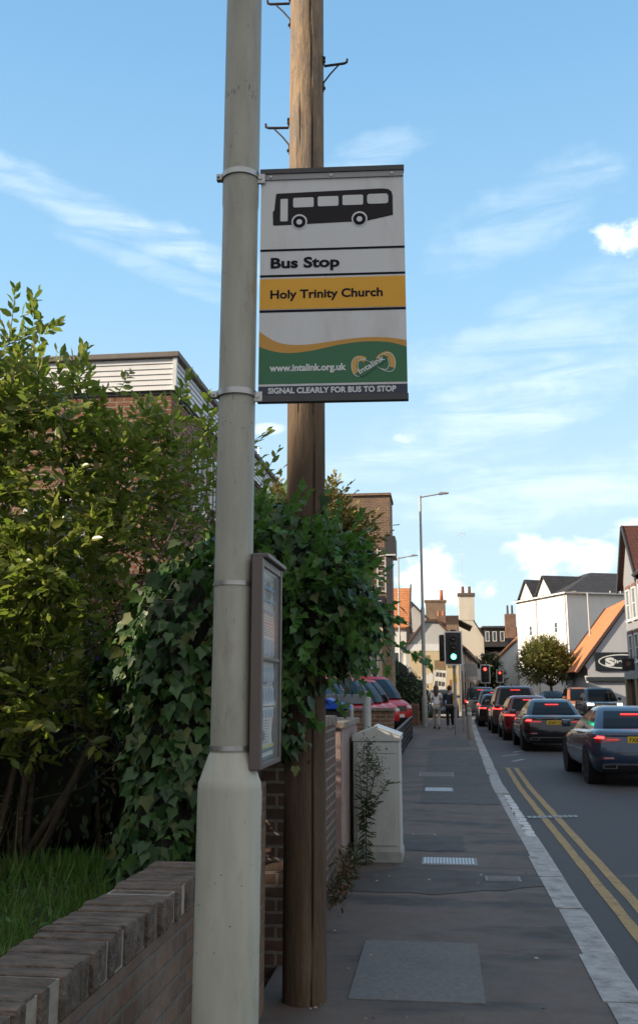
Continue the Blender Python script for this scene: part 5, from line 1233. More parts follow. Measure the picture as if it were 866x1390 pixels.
def car(name, label, cat, x, y, rz, paint, L=4.5, W=1.8, Ht=1.44, top=None, rearp=None, frontp=None, gh=None, wheel_r=.32, plate=None, lights='saloon', braking=True, badge=None, group=None, zb=.22, wheels=(.19,.81), plate_z=.82, roof_mat=None, front_on=False, side_glass=True, white=False, tail_fn=None, z=-.1):
    """rear at local y=0, nose at y=L; every panel a mesh of its own"""
    root = thing(name, label, cat, (x,y,z), rz, group); hw = W/2
    top = top or [(0,.93),(.05,.99),(.14,1.0),(.28,.97),(.66,.93),(.76,.90),(.92,.76),(1,.62)]
    rearp = rearp or [(.2,.16),(.32,.05),(.48,0),(.66,.015),(.80,.07),(.93,.10),(1.2,.16)]
    frontp = frontp or [(.2,.12),(.35,.02),(.5,0),(.65,.05),(.8,.25)]
    SS = [0,.008,.02,.04,.07,.11,.16,.22,.3,.4,.5,.6,.68,.75,.82,.88,.92,.95,.975,.99,1.0]
    def pt(s, k):
        zt = lerp(top,s); zlow = zb+(.06 if s < .02 else 0)+(.03 if s > .96 else 0); fr, wm = PROF[k]
        zz = zlow+(zt-zlow)*fr; yy = lerp(rearp,zz)+s*((L-lerp(frontp,zz))-lerp(rearp,zz)); return hw*wm*lerp(WPLAN,s), yy, zz
    mb = MB(); v = []; nP = len(PROF)
    for s in SS:
        ps = [pt(s,k) for k in range(nP)]
        v += [(-a,b_,c) for a,b_,c in ps[1:nP-1]] + [(a,b_,c) for a,b_,c in ps[1:nP-1]] + [ps[0]] + [ps[-1]]
    n = nP-2; st = 2*n+2; f = []
    for i in range(len(SS)-1):
        o = i*st; p = o+st
        for k in range(n-1):
            f += [(o+k,o+k+1,p+k+1,p+k),(o+n+k,p+n+k,p+n+k+1,o+n+k+1)]
        f += [(o+2*n,o,p,p+2*n),(o+n,o+2*n,p+2*n,p+n),(o+n-1,o+2*n+1,p+2*n+1,p+n-1),(o+2*n+1,o+2*n-1,p+2*n-1,p+2*n+1)]
    for o in (0,(len(SS)-1)*st):
        for k in range(n-1): f.append((o+k,o+n+k,o+n+k+1,o+k+1))
        f += [(o+2*n,o+n,o),(o+n-1,o+2*n-1,o+2*n+1)]
    mb.add(v,f); body = mb.build('body', paint, root, 60)
    # plan rounding of the tail/nose so that fittings follow the panel
    inv = [(wm, s) for s, wm in WPLAN[:5]]; inf_ = [(wm, 1-s) for s, wm in WPLAN[::-1][:6]]
    def rear_y(xx, zz):
        u = abs(xx)/hw; fr = max(0,min(1,(zz-zb)/(lerp(top,0)-zb))); wm = lerp([(a,b_) for a,b_ in PROF[1:-1]], fr)
        s = lerp(inv, min(u/wm,1.0)) if u/wm > .80 else 0
        return lerp(rearp,zz)+s*((L-lerp(frontp,zz))-lerp(rearp,zz))
    def front_y(xx, zz):
        u = abs(xx)/hw; s = lerp(inf_, u) if u > .74 else 0
        return (L-lerp(frontp,zz))-s*(L-lerp(frontp,zz)-lerp(rearp,zz))
    def patch(nm, mat, x0, x1, zlo, zhi, off=.010, nx=10, nz=4, front=False, parent=root, thick=.012):
        mb = MB(); v = []; 
        for lay in (off, off-thick-.004):
            for j in range(nz+1):
                for i in range(nx+1):
                    u = i/nx; xx = x0+(x1-x0)*u; lo = zlo(u) if callable(zlo) else zlo; hi = zhi(u) if callable(zhi) else zhi
                    zz = lo+(hi-lo)*j/nz; yy = (front_y(xx,zz)+lay) if front else (rear_y(xx,zz)-lay)
                    xo = xx+(lay*.6 if xx > hw*.8 else (-lay*.6 if xx < -hw*.8 else 0)); v.append((xo,yy,zz))
        m_ = (nx+1)*(nz+1); f = [(j*(nx+1)+i,j*(nx+1)+i+1,(j+1)*(nx+1)+i+1,(j+1)*(nx+1)+i) for j in range(nz) for i in range(nx)]
        rim = [i for i in range(nx+1)]+[j*(nx+1)+nx for j in range(1,nz+1)]+[nz*(nx+1)+i for i in range(nx-1,-1,-1)]+[j*(nx+1) for j in range(nz-1,0,-1)]
        f += [(a,b_,b_+m_,a+m_) for a,b_ in zip(rim, rim[1:]+rim[:1])]
        mb.add(v,f); return mb.build(nm, mat, parent, 40)
    # greenhouse
    g = dict(zb=.90, yb=.42, yf=3.45, wb=.86, zr=Ht-.10, yrb=1.15, yrf=2.25, wr=.64, pb=.20, pillar=[(.40,.45)], roofin=.25)
    g.update(gh or {})
    def ring(z_, yb, yf, w_, pb, pa, wr=.80, cv=.06):
        w_ *= hw; ps = []
        left = [(-w_*wr,yb+.03),(-w_*.955,yb+.10),(-w_,yb+pb)]
        for a,b_ in g['pillar']: left += [(-w_,yb+(yf-yb)*a),(-w_,yb+(yf-yb)*b_)]
        left += [(-w_,yf-pa),(-w_*.95,yf-.14),(-w_*.80,yf-.05)]
        right = [(-a,b_) for a,b_ in left[::-1]]
        ps = left+[(-w_*.42,yf+cv*.35),(0,yf+cv*.5),(w_*.42,yf+cv*.35)]+right+[(w_*.42,yb-cv*.2),(0,yb-cv*.35),(-w_*.42,yb-cv*.2)]
        return [(a,b_,z_) for a,b_ in ps]
    rings = []
    for kk in (0,.34,.68,1.0):
        bulge = .03*math.sin(kk*PI)
        rings.append(ring(g['zb']+(g['zr']-g['zb'])*kk, g['yb']+(g['yrb']-g['yb'])*(kk**1.12)-bulge, g['yf']+(g['yrf']-g['yf'])*(kk**1.1)+bulge, g['wb']+(g['wr']-g['wb'])*kk+bulge*.6, g['pb']*(1-kk*.25), .30-.08*kk))
    rings.append(ring(Ht-.045, g['yrb']+g['roofin']*.5, g['yrf']-g['roofin']*.5, g['wr']*.93, .15,.2,cv=.03)); rings.append(ring(Ht-.008, g['yrb']+g['roofin']*1.3, g['yrf']-g['roofin']*1.2, g['wr']*.72, .14,.18,cv=.02))
    n = len(rings[0]); np_ = len(g['pillar'])
    nl = 6+2*np_
    glass = {'rear_window':MB(),'windscreen':MB(),'side_window':MB(),'side_window_':MB()}; frame = MB(); allv = [p for r_ in rings for p in r_]
    frame.add(allv, []); ff = []
    for k in range(len(rings)-1):
        for i in range(n):
            j = (i+1)%n; q = (k*n+i,k*n+j,(k+1)*n+j,(k+1)*n+i); kind = None
            if k < 3:
                if i in (nl+2+nl, nl+3+nl, nl+4+nl, nl+5+nl) or i == n-1: kind = 'rear_window'
                if nl-1 <= i <= nl+2: kind = 'windscreen'
                if 2 <= i < nl-3 and (i % 2 == 0) and side_glass is not False and (side_glass is True or i in side_glass): kind = 'side_window'
                m2 = n-3-1-i-0  # mirrored segment on the right-hand side
                mi = (2*nl+3-2)-i
                if nl+3 <= i < 2*nl+3 and 2 <= mi < nl-3 and mi % 2 == 0 and side_glass is not False and (side_glass is True or mi in side_glass): kind = 'side_window_'
            if kind: glass[kind].add([allv[t_] for t_ in q], [(0,1,2,3)])
            else: ff.append(q)
    ff.append(tuple((len(rings)-1)*n+i for i in range(n)))
    frame.f = ff; cab = frame.build('roof_and_pillars', roof_mat or paint, root, 50)
    for nm, mb in glass.items():
        if mb.v:
            o_ = mb.build(nm.rstrip('_'), car_glass, root)
            for p in o_.data.polygons: p.use_smooth = True
    # wheels
    for sx in (-1,1):
        for wy in wheels:
            cy = wy*L; x0 = sx*(hw-.20); x1 = sx*(hw+.004); mb = MB(); r = wheel_r
            prof = [(r*.62,x0),(r*.93,x0),(r,x0+sx*.03),(r,x1-sx*.03),(r*.94,x1),(r*.64,x1-sx*.006)]
            mb.lathe(prof, cy, r, 32, 'x'); w_ = mb.build('wheel', rubber, root, 40)
            mb = MB(); mb.lathe([(r*.63,x1-sx*.03),(r*.66,x1-sx*.004),(r*.60,x1-sx*.002),(r*.58,x1-sx*.03)], cy, r, 28, 'x')
            for q in range(5):
                a = 2*PI*q/5; c,s_ = math.cos(a),math.sin(a)
                mb.add([(x1-sx*.02,cy+c*r*.08-s_*r*.09,r+s_*r*.08+c*r*.09),(x1-sx*.02,cy+c*r*.6-s_*r*.07,r+s_*r*.6+c*r*.07),(x1-sx*.02,cy+c*r*.6+s_*r*.07,r+s_*r*.6-c*r*.07),(x1-sx*.02,cy+c*r*.08+s_*r*.09,r+s_*r*.08-c*r*.09)],[(0,1,2,3)])
            mb.build('rim', alloy, w_, 40)
            mb = MB(); mb.lathe([(r*1.0,sx*(hw-.30)),(r*1.17,sx*(hw-.30)),(r*1.17,sx*(hw+.0015)),(r*.3,sx*(hw+.0012))], cy, r+.02, 32, 'x'); mb.build('wheel_arch', arch_m, root, 40)
    # mirrors
    for sx in (-1,1):
        mb = MB(); my = g['yf']-.55; mz = g['zb']+.06
        mb.bbox(sx*(hw*.93+.02) if sx > 0 else sx*(hw*.93+.20), sx*(hw*.93+.20) if sx > 0 else sx*(hw*.93+.02), my-.04, my+.10, mz-.01, mz+.13, .03)
        mb.build('wing_mirror', paint if not front_on else trim_m, root, 40)
    # lower bumper and fittings
    patch('lower_bumper', trim_m, -hw*.80, hw*.80, zb+.03, zb+.16, .006, 12, 2)
    if lights == 'saloon':
        for sx in (-1,1):
            ln = patch('tail_lamp', tail_off, sx*hw*.42, sx*hw*.985, lambda u: .80-.05*u, lambda u: .845+.055*u, .008, 12, 4)
            if braking: patch('brake_lamp', tail_on, sx*hw*.74, sx*hw*.90, lambda u: .838, lambda u: .874+.006*u, .014, 8, 2, parent=ln); patch('lamp_strip', tail_soft, sx*hw*.46, sx*hw*.69, .812, .828, .012, 5, 1, parent=ln)
        patch('chrome_strip', chrome, -hw*.66, hw*.66, zb+.165, zb+.182, .012, 14, 1)
        for sx in (-1,1):
            ex = patch('exhaust_surround', chrome, sx*hw*.52, sx*hw*.80, zb+.10, zb+.175, .012, 5, 2); patch('exhaust', arch_m, sx*hw*.55, sx*hw*.77, zb+.113, zb+.162, .017, 4, 1, parent=ex)
            patch('reflector', tail_off, sx*hw*.58, sx*hw*.82, zb+.27, zb+.30, .008, 6, 1)
        patch('boot_shutline', trim_m, -hw*.50, hw*.50, zb+.375, zb+.381, .004, 10, 1)
        patch('spoiler_lip', paint, -hw*.72, hw*.72, lerp(top,0)-.035, lerp(top,0)+.018, .02, 12, 2, thick=.05)
    elif lights == 'tall':
        zl = g['zb']-.18
        for sx in (-1,1):
            ln = patch('tail_lamp', tail_off, sx*hw*.52, sx*hw*.985, zl, lambda u: zl+.10+.05*u, .008, 10, 3)
            if braking: patch('brake_lamp', tail_on, sx*hw*.58, sx*hw*.95, zl+.045, zl+.085, .014, 8, 2, parent=ln)
            patch('reflector', tail_off, sx*hw*.62, sx*hw*.85, zb+.2, zb+.23, .008, 5, 1)
        patch('bumper_trim', trim_m, -hw*.9, hw*.9, zb+.03, zb+.19, .009, 12, 2)
    elif lights == 'upright':
        zl = g['zb']-.28
        for sx in (-1,1):
            ln = patch('tail_lamp', tail_off, sx*hw*.82, sx*hw*.985, zl, zl+.36, .008, 4, 5)
            if braking: patch('brake_lamp', tail_on, sx*hw*.85, sx*hw*.96, zl+.14, zl+.23, .014, 4, 2, parent=ln)
    if lights != 'front':
        # high level brake light on the rear window line
        kk = .9; zz = g['zb']+(g['zr']-g['zb'])*kk; yy = g['yb']+(g['yrb']-g['yb'])*(kk**1.12)-.035
        if lights == 'saloon': kk = .86; zz = g['zb']+(g['zr']-g['zb'])*kk; yy = g['yb']+(g['yrb']-g['yb'])*(kk**1.12)-.06
        MB().bbox(-.19,.19,yy-.012,yy+.03,zz-.014,zz+.014,.003).build('high_brake_lamp', high_on if braking else tail_off, root)
    if plate:
        yy = rear_y(0,plate_z)-.018
        pl = MB().bbox(-.26,.26,yy-.006,yy+.008,plate_z-.056,plate_z+.056,.003).build('number_plate', plate_y, root)
        v_, f_ = text_geo(plate, .45, .079, .014); mb = MB(); mb.add([(-.225+a,yy-.0075,plate_z-.0395+b_) for a,b_ in v_], f_); mb.build('plate_lettering', letter_black, pl)
    if badge:
        bz = plate_z+.125; yy = rear_y(0,bz)-.012; mb = MB(); n_ = 28
        for i in range(n_):
            a,b_ = 2*PI*i/n_, 2*PI*(i+1)/n_
            mb.add([(r_*math.cos(q),yy-e_,bz+r_*math.sin(q)) for q in (a,b_) for r_,e_ in ((.043,.006),(.036,.006))],[(0,1,3,2)])
        for q in (90,210,330):
            a = R(q); p_ = R(q+90); mb.add([(.007*math.cos(p_),yy-.006,bz+.007*math.sin(p_)),(.038*math.cos(a),yy-.006,bz+.038*math.sin(a)),(-.007*math.cos(p_),yy-.006,bz-.007*math.sin(p_))],[(0,1,2)])
        mb.build('badge', chrome, root)
        v_, f_ = text_geo(badge, .17, .03, .02); mb = MB(); bz = plate_z+.085; mb.add([(-hw*.60+a,rear_y(-hw*.5,bz)-.014,bz+b_) for a,b_ in v_], f_); mb.build('model_lettering', chrome, root)
        MB().bbox(.36,.49,rear_y(.42,bz)-.014,rear_y(.42,bz)-.004,bz,bz+.028,.002).build('model_badge', chrome, root)
    # nose
    zf = lerp(top,1.0)
    for sx in (-1,1): patch('headlamp', head_on if front_on else head_off, sx*hw*(.62 if front_on else .50), sx*hw*.92, zf-.10, zf-.0, .010, 8, 2, True)
    patch('grille', trim_m, -hw*.45, hw*.45, zf-.20, zf-.02, .008, 8, 2, True); patch('front_bumper_intake', trim_m, -hw*.75, hw*.75, zb+.05, zb+.2, .006, 10, 2, True)
    for s_ in (-1,1):
        mb = MB(); mb.box(s_*(hw+.001),s_*(hw+.006),L*.52,L*.565,.80,.825); mb.box(s_*(hw+.001),s_*(hw+.006),L*.30,L*.345,.80,.825); mb.build('door_handle', paint, root)
    root['lenh'] = L
    return root, patch, rear_y, front_y
def unp(r_): 
    if 'lenh' in r_[0]: del r_[0]['lenh']
    return r_[0]
navy = paintmat('navy_paint', (.020,.042,.085)); blackp = paintmat('black_paint', (.010,.011,.014)); redp = paintmat('dark_red_paint', (.16,.012,.016)); mauve = paintmat('plum_grey_paint', (.085,.055,.07)); greyp = paintmat('graphite_paint', (.035,.037,.042)); dgreen = paintmat('dark_slate_paint', (.03,.036,.042))
silver = paintmat('silver_blue_paint', (.22,.25,.29)); orangep = paintmat('burnt_orange_paint', (.52,.16,.03)); bluep = paintmat('mid_blue_paint', (.03,.06,.13)); postred = paintmat('bright_red_paint', (.50,.010,.018), .0, .45); postred.node_tree.nodes['Principled BSDF'].inputs['Coat Weight'].default_value = .25
hatch_top = [(0,.98),(.03,1.0),(.2,.99),(.62,.96),(.74,.93),(.92,.80),(1,.66)]
tall_rear = [(.2,.10),(.35,.01),(.5,0),(.75,.02),(1.0,.05),(1.3,.08)]
r0 = unp(car('navy_saloon','nearest dark blue saloon car braking, with yellow plate FX69 NGU','car',3.55,18.35,R(0.5),navy,4.55,1.80,1.40,plate='FX69 NGU',badge='A 200',group='cars queuing at the lights'))
r1 = unp(car('black_saloon','black saloon car braking in the queue, directly ahead of the nearest blue saloon','car',3.17,28.3,R(0.3),blackp,4.65,1.83,1.44,plate='SD69 OSS',badge='A 35',group='cars queuing at the lights',plate_z=.80))
hg = dict(zb=.97,yb=.10,yf=3.25,wb=.87,yrb=.42,yrf=2.3,wr=.68,pb=.28,pillar=[(.46,.50)],roofin=.18)
r2 = unp(car('red_hatchback','dark red hatchback in the queue just beyond the black saloon','car',2.97,34.2,0,redp,4.05,1.76,1.50,hatch_top,tall_rear,None,hg,lights='tall',plate='KN17 RDO',group='cars queuing at the lights'))
sg_ = dict(zb=1.08,yb=.12,yf=3.45,wb=.90,yrb=.42,yrf=2.55,wr=.72,pb=.30,pillar=[(.40,.44)],roofin=.16)
suv_top = [(0,1.09),(.03,1.11),(.2,1.10),(.62,1.08),(.72,1.06),(.92,.98),(1,.84)]
r3 = unp(car('plum_suv','tall plum grey people carrier with roof aerials, beyond the red hatchback','car',2.93,39.6,0,mauve,4.6,1.90,1.85,suv_top,tall_rear,None,sg_,.36,'LS66 KVT','tall',group='cars queuing at the lights',plate_z=.86,zb=.28))
mb = MB(); 
for x in (-.1,.12): mb.tube([(x,.95,1.84),(x,.90,1.92)], .02, 5)
mb.build('roof_aerial', trim_m, r3)
r4 = unp(car('small_black_car','small black car braking beyond the plum grey people carrier','car',2.58,47.0,R(-.6),blackp,3.9,1.72,1.50,hatch_top,tall_rear,None,hg,lights='tall',plate='EA12 UWO',group='cars queuing at the lights'))
r5 = unp(car('dark_estate_car','dark grey high roofed car in the queue, ahead of the small black one','car',2.75,52.3,R(-1),greyp,4.5,1.84,1.70,suv_top,tall_rear,None,sg_,.35,'GN65 TXE','tall',group='cars queuing at the lights',plate_z=.86,zb=.26))
r6 = unp(car('boxy_offroader','boxy dark off roader leading the queue beside the shop terrace','car',2.42,62,R(-2),dgreen,4.7,1.95,1.85,suv_top,tall_rear,None,dict(sg_,wr=.80,yrb=.25,yrf=2.7),.38,'YK14 HDN','upright',group='cars queuing at the lights',plate_z=.9,zb=.3))
r7 = unp(car('pale_blue_car','pale blue grey car whose roof shows past the people carrier','car',5.6,66,R(175),silver,4.3,1.78,1.5,hatch_top,tall_rear,None,hg,lights='tall',braking=False,group='cars coming the other way'))
r8_ = car('dark_pickup','dark pickup truck coming towards the camera with headlamps lit','pickup truck',8.45,58.0,R(180),greyp,5.2,1.92,1.80,[(0,1.08),(.3,1.10),(.34,1.12),(.62,1.14),(.72,1.13),(.93,1.08),(1,1.0)],tall_rear,[(.2,.1),(.4,.02),(.7,0),(.95,.02),(1.1,.12)],dict(zb=1.1,yb=1.75,yf=4.05,wb=.90,yrb=2.05,yrf=3.35,wr=.74,pb=.2,pillar=[(.42,.47)],roofin=.14),.39,None,'tall',False,zb=.34,front_on=True,group='cars coming the other way')
r8 = unp(r8_); 
r8_[1]('number_plate', plate_w, -.26,.26,.56,.67,.014,4,1,True); r8_[1]('grille_bars', chrome, -.5,.5,.90,.92,.014,6,1,True)
r9 = unp(car('orange_suv','burnt orange off road car behind the oncoming dark pickup','car',8.7,66.8,R(180),orangep,4.6,1.9,1.84,suv_top,tall_rear,None,sg_,.38,None,'tall',False,zb=.3,group='cars coming the other way'))
r10 = unp(car('dark_parked_car','dark car half hidden behind the orange off roader','car',7.75,72.3,R(177),blackp,4.3,1.8,1.6,suv_top,tall_rear,None,sg_,.34,None,'tall',False,group='cars coming the other way'))
r11 = unp(car('blue_parked_car','mid blue car parked facing us in front of the tram mural','car',-.10,61.3,R(183),bluep,4.2,1.8,1.62,suv_top,tall_rear,None,sg_,.34,None,'tall',False,z=0))
# red delivery vans nose to the footway
van_top = [(0,1.10),(.7,1.10),(.82,1.12),(.88,1.08),(.95,1.0),(1,.86)]
vg = dict(zb=1.09,yb=.03,yf=3.62,wb=.955,yrb=.12,yrf=3.12,wr=.86,pb=.25,pillar=[(.40,.60)],roofin=.10)
decal = plain('van_decal_yellow', (.62,.45,.03), .4, .05, 5, 0)
vl = ['red delivery van nearest the steel gate frame, first in the row','second red delivery van in the row, close behind the first','third red delivery van, just past the wide gap in the row','fourth red delivery van in the row, squeezed behind the third','fifth red delivery van, last before the tall forward one','tallest red van, last in the row and parked farthest forward']
for i,(yt,xt,s_) in enumerate(((22.5,-1.88,1.),(25.1,-1.86,1.),(28.2,-1.52,1.),(31.0,-1.42,1.),(33.7,-1.34,1.),(36.6,-1.05,1.07))):
    L = 4.05; dx,dy = .80,-.60; x0 = xt-.45-L*s_*dx; y0_ = yt-.55-L*s_*dy
    r_ = car('red_delivery_van', vl[i], 'van', x0, y0_, -math.acos(dy), postred, L, 1.80, 1.83, van_top, [(.2,.06),(.5,0),(1.2,.02)], [(.2,.10),(.4,.02),(.7,0),(1.0,.10)], vg, .32, None, 'upright', False, zb=.25, side_glass=(4,), group='red vans parked nose to the footway', z=.12)
    v_ = unp(r_); v_.scale = (s_,s_,s_)
    MB().box(.902,.906,.5,1.5,.78,.98).build('side_panel_mark', decal, v_)
    r_[1]('number_plate', plate_w, -.26,.26,.46,.57,.014,4,1,True)
    for k in range(4): r_[1]('grille_slat', trim_m, -.62,.62,.42-.05*k,.45-.05*k,.02,8,1,True)
# ------------------------------------------------------------------ street furniture
lampm = plain('lamp_grey', (.34,.35,.34), .5, .1, 5, .05, metal=.2)
def lamp(label, x, y, h, arm, r=.075, heads=1, sd=1):
    o = thing('street_lamp', label, 'street lamp', (x,y,0), 0, 'street lamps')
    mb = MB(); mb.lathe([(r*1.5,-.1),(r*1.5,1.2),(r*1.35,1.28),(r,1.35),(r,h*.5),(r*.72,h*.5+.05),(r*.62,h-.05),(r*.5,h)], n=16); mb.build('column', lampm, o, 40)
    mb = MB(); mb.tube([(0,0,h-.08),(sd*arm*.5,0,h+.02),(sd*arm*.72,0,h+.06)], [.035,.032,.03], 8); mb.build('bracket', lampm, o, 40)
    mb = MB(); mb.prism([(sd*arm*.62,h+.05),(sd*arm*.70,h+.02),(sd*arm*1.0,h+.07),(sd*arm*1.0,h+.11),(sd*arm*.72,h+.14)], -.12,.12,'y'); hd_ = mb.build('lantern', lampm, o, bev=.015)
    mb = MB(); mb.prism([(sd*arm*.74,h+.028),(sd*arm*.96,h+.055),(sd*arm*.96,h+.064),(sd*arm*.74,h+.04)], -.09,.09,'y'); mb.build('lens', plain('lamp_lens',(.5,.5,.48),.2), hd_)
    return o
lamp('tallest street lamp, rising from the footway past the red vans', -.72, 44.2, 10.4, 1.32, .085)
lamp('shorter street lamp standing in front of the bright orange roof', -2.28, 56.5, 9.2, 1.15, .07)
lamp('pale street lamp against the shaded wall of the white block', 11.4, 76.5, 8.9, 1.25, .10, 1, -1)
amber_off = plain('signal_lens_dark', (.02,.016,.012), .2, .1, 4, 0); green_on = emis('signal_green', (.08,1,.55), 6., (.1,.6,.4)); red_on = emis('signal_red', (1,.035,.025), 6., (.5,.02,.02))
glow_white = emis('signal_green_core', (.8,1,.9), 20., (.5,.8,.7))
def signal_head(root, x, y, z, lit, board=False, rz=0, mini=1.):
    """three-lamp head, z at its foot, facing -y"""
    Mx = Matrix.Translation((x,y,z)) @ Matrix.Rotation(rz,4,'Z') @ Matrix.Scale(mini,4)
    mb = MB(Mx); mb.bbox(-.15,.15,-.10,.12,0,.98,.03); h_ = mb.build('signal_head', black_plastic, root, 40)
    if board:
        mb = MB(Mx); mb.bbox(-.30,.30,.0,.02,-.10,1.08,.008); bdd = mb.build('backing_board', black_plastic, h_)
        mb = MB(Mx)
        for a in ((-.33,-.285,-.13,1.11),(.285,.33,-.13,1.11),(-.285,.285,-.13,-.085),(-.285,.285,1.065,1.11)): mb.box(a[0],a[1],-.008,.015,a[2],a[3])
        mb.build('white_border', white_paint, h_)
    for i,c in enumerate(('green','amber','red')):
        zz = .18+.31*i
        on = lit == c; mb = MB(Mx); mb.lathe([(.098,-.104),(.095,-.114),(.05,-.122),(.002,-.124)], 0, zz, 24, 'y'); mb.build('lens', {'green':green_on,'red':red_on,'amber':amber_off}[c] if on else amber_off, h_, 40)
        mb = MB(Mx); n = 20; v = []; f = []
        for k in range(n+1):
            a = PI*(-.12+1.24*k/n); 
            for rr_,yy in ((.108,-.1),(.112,-.26+.06*abs(math.cos(a)))): v.append((rr_*math.cos(a),yy,zz+rr_*math.sin(a)))
        f = [(2*k,2*k+1,2*k+3,2*k+2) for k in range(n)]; mb.add(v,f); mb.build('visor', black_plastic, h_)
    return h_
galv = plain('signal_post_grey', (.30,.31,.31), .5, .12, 6, .05, metal=.3)
ts = thing('traffic_light', 'nearest traffic light on grey post showing green beside the two walkers', 'traffic light', (.52,36.7,0))
mb = MB(); mb.lathe([(.057,-.05),(.057,3.55),(.045,3.58)], n=16); mb.build('post', galv, ts, 35)
signal_head(ts, -.02,-.22,2.60,'green',True)
signal_head(ts, -.38,.05,2.62,None,False,PI*.62)
mb = MB(); mb.tube([(-.30,.02,2.8),(0,0,2.8)], .025, 6); mb.tube([(-.30,.02,3.4),(0,0,3.4)], .025, 6); mb.tube([(0,-.12,2.9),(0,0,2.9)], .03, 6); mb.build('bracket', black_plastic, ts)
MB().bbox(-.12,.10,-.10,.08,3.58,3.78,.03).build('detector', black_plastic, ts)
mb = MB(); mb.lathe([(.061,1.86),(.061,2.16)], n=16); mb.build('yellow_band', plain('band_yellow',(.50,.32,.02),.5), ts)
MB().bbox(-.07,.07,-.14,-.055,.95,1.2,.02).build('push_button_box', galv, ts)
def sig2(label, x, y, h, mini=1.):
    o = thing('traffic_signal', label, 'traffic light', (x,y,-.1), 0); mb = MB(); mb.lathe([(.055,0),(.055,h+.2)], n=12); mb.build('post', galv, o, 35)
    signal_head(o, .0,-.2,h-.9,'red',True,0,mini); mb = MB(); mb.tube([(0,-.12,h-.5),(0,0,h-.5)], .03, 5); mb.build('bracket', black_plastic, o); return o
sig2('far traffic light showing red, beside the end of the shop terrace', 3.02, 68, 3.15)
sig2('second far traffic light showing red, between shop terrace and street tree', 4.35, 74, 3.2, .75)
bol = plain('bollard_concrete', (.28,.27,.25), .9, .2, 10, .3, dirt=(.1,.1,.09), dirt_amt=.5)
for i,(x,y,lb) in enumerate(((.92,33.6,'stout grey bollard by the kerb nearest the camera, right of the signal post'),(.86,38.9,'thinner grey bollard standing just beyond the traffic light post'),(1.12,42.5,'grey bollard by the kerb farthest along, beyond the walkers'))):
    r = .085 if i == 0 else .06
    o = thing('bollard', lb, 'bollard', (x,y,0), 0, 'bollards along the kerb'); mb = MB(); mb.lathe([(r*1.05,-.05),(r,.9),(r*.9,.97),(r*.5,1.02),(.002,1.03)], n=20); mb.build('post', bol, o, 40)
    mb = MB(); mb.lathe([(r*1.03,.78),(r*1.02,.86)], n=20); mb.build('band', plain('band_white',(.55,.55,.53),.5), o, 40)
bp = thing('bus_shelter_post', 'thin white post with small sign plate beside the orange roofed house', 'sign', (-1.9,58.5,0)); mb = MB(); mb.lathe([(.04,0),(.04,2.9)], n=8); mb.build('post', galv, bp); MB().bbox(-.3,.3,-.02,.02,2.25,2.85,.01).build('plate', plain('plate_grey',(.4,.42,.45),.5), bp)
mast = thing('aerial_mast', 'very thin distant lattice mast with cross head above the rooftops', 'mast', (4.2,170,0)); mb = MB(); mb.tube([(0,0,0),(0,0,29)], [.07,.03], 5); mb.tube([(-.9,0,28.0),(0,0,28.6),(.9,0,28.2)], .04, 4); mb.tube([(-.7,0,28.7),(0,0,27.9),(.8,0,29)], .05, 4); mb.build('lattice', plain('mast_pale',(.6,.62,.65),.6), mast)
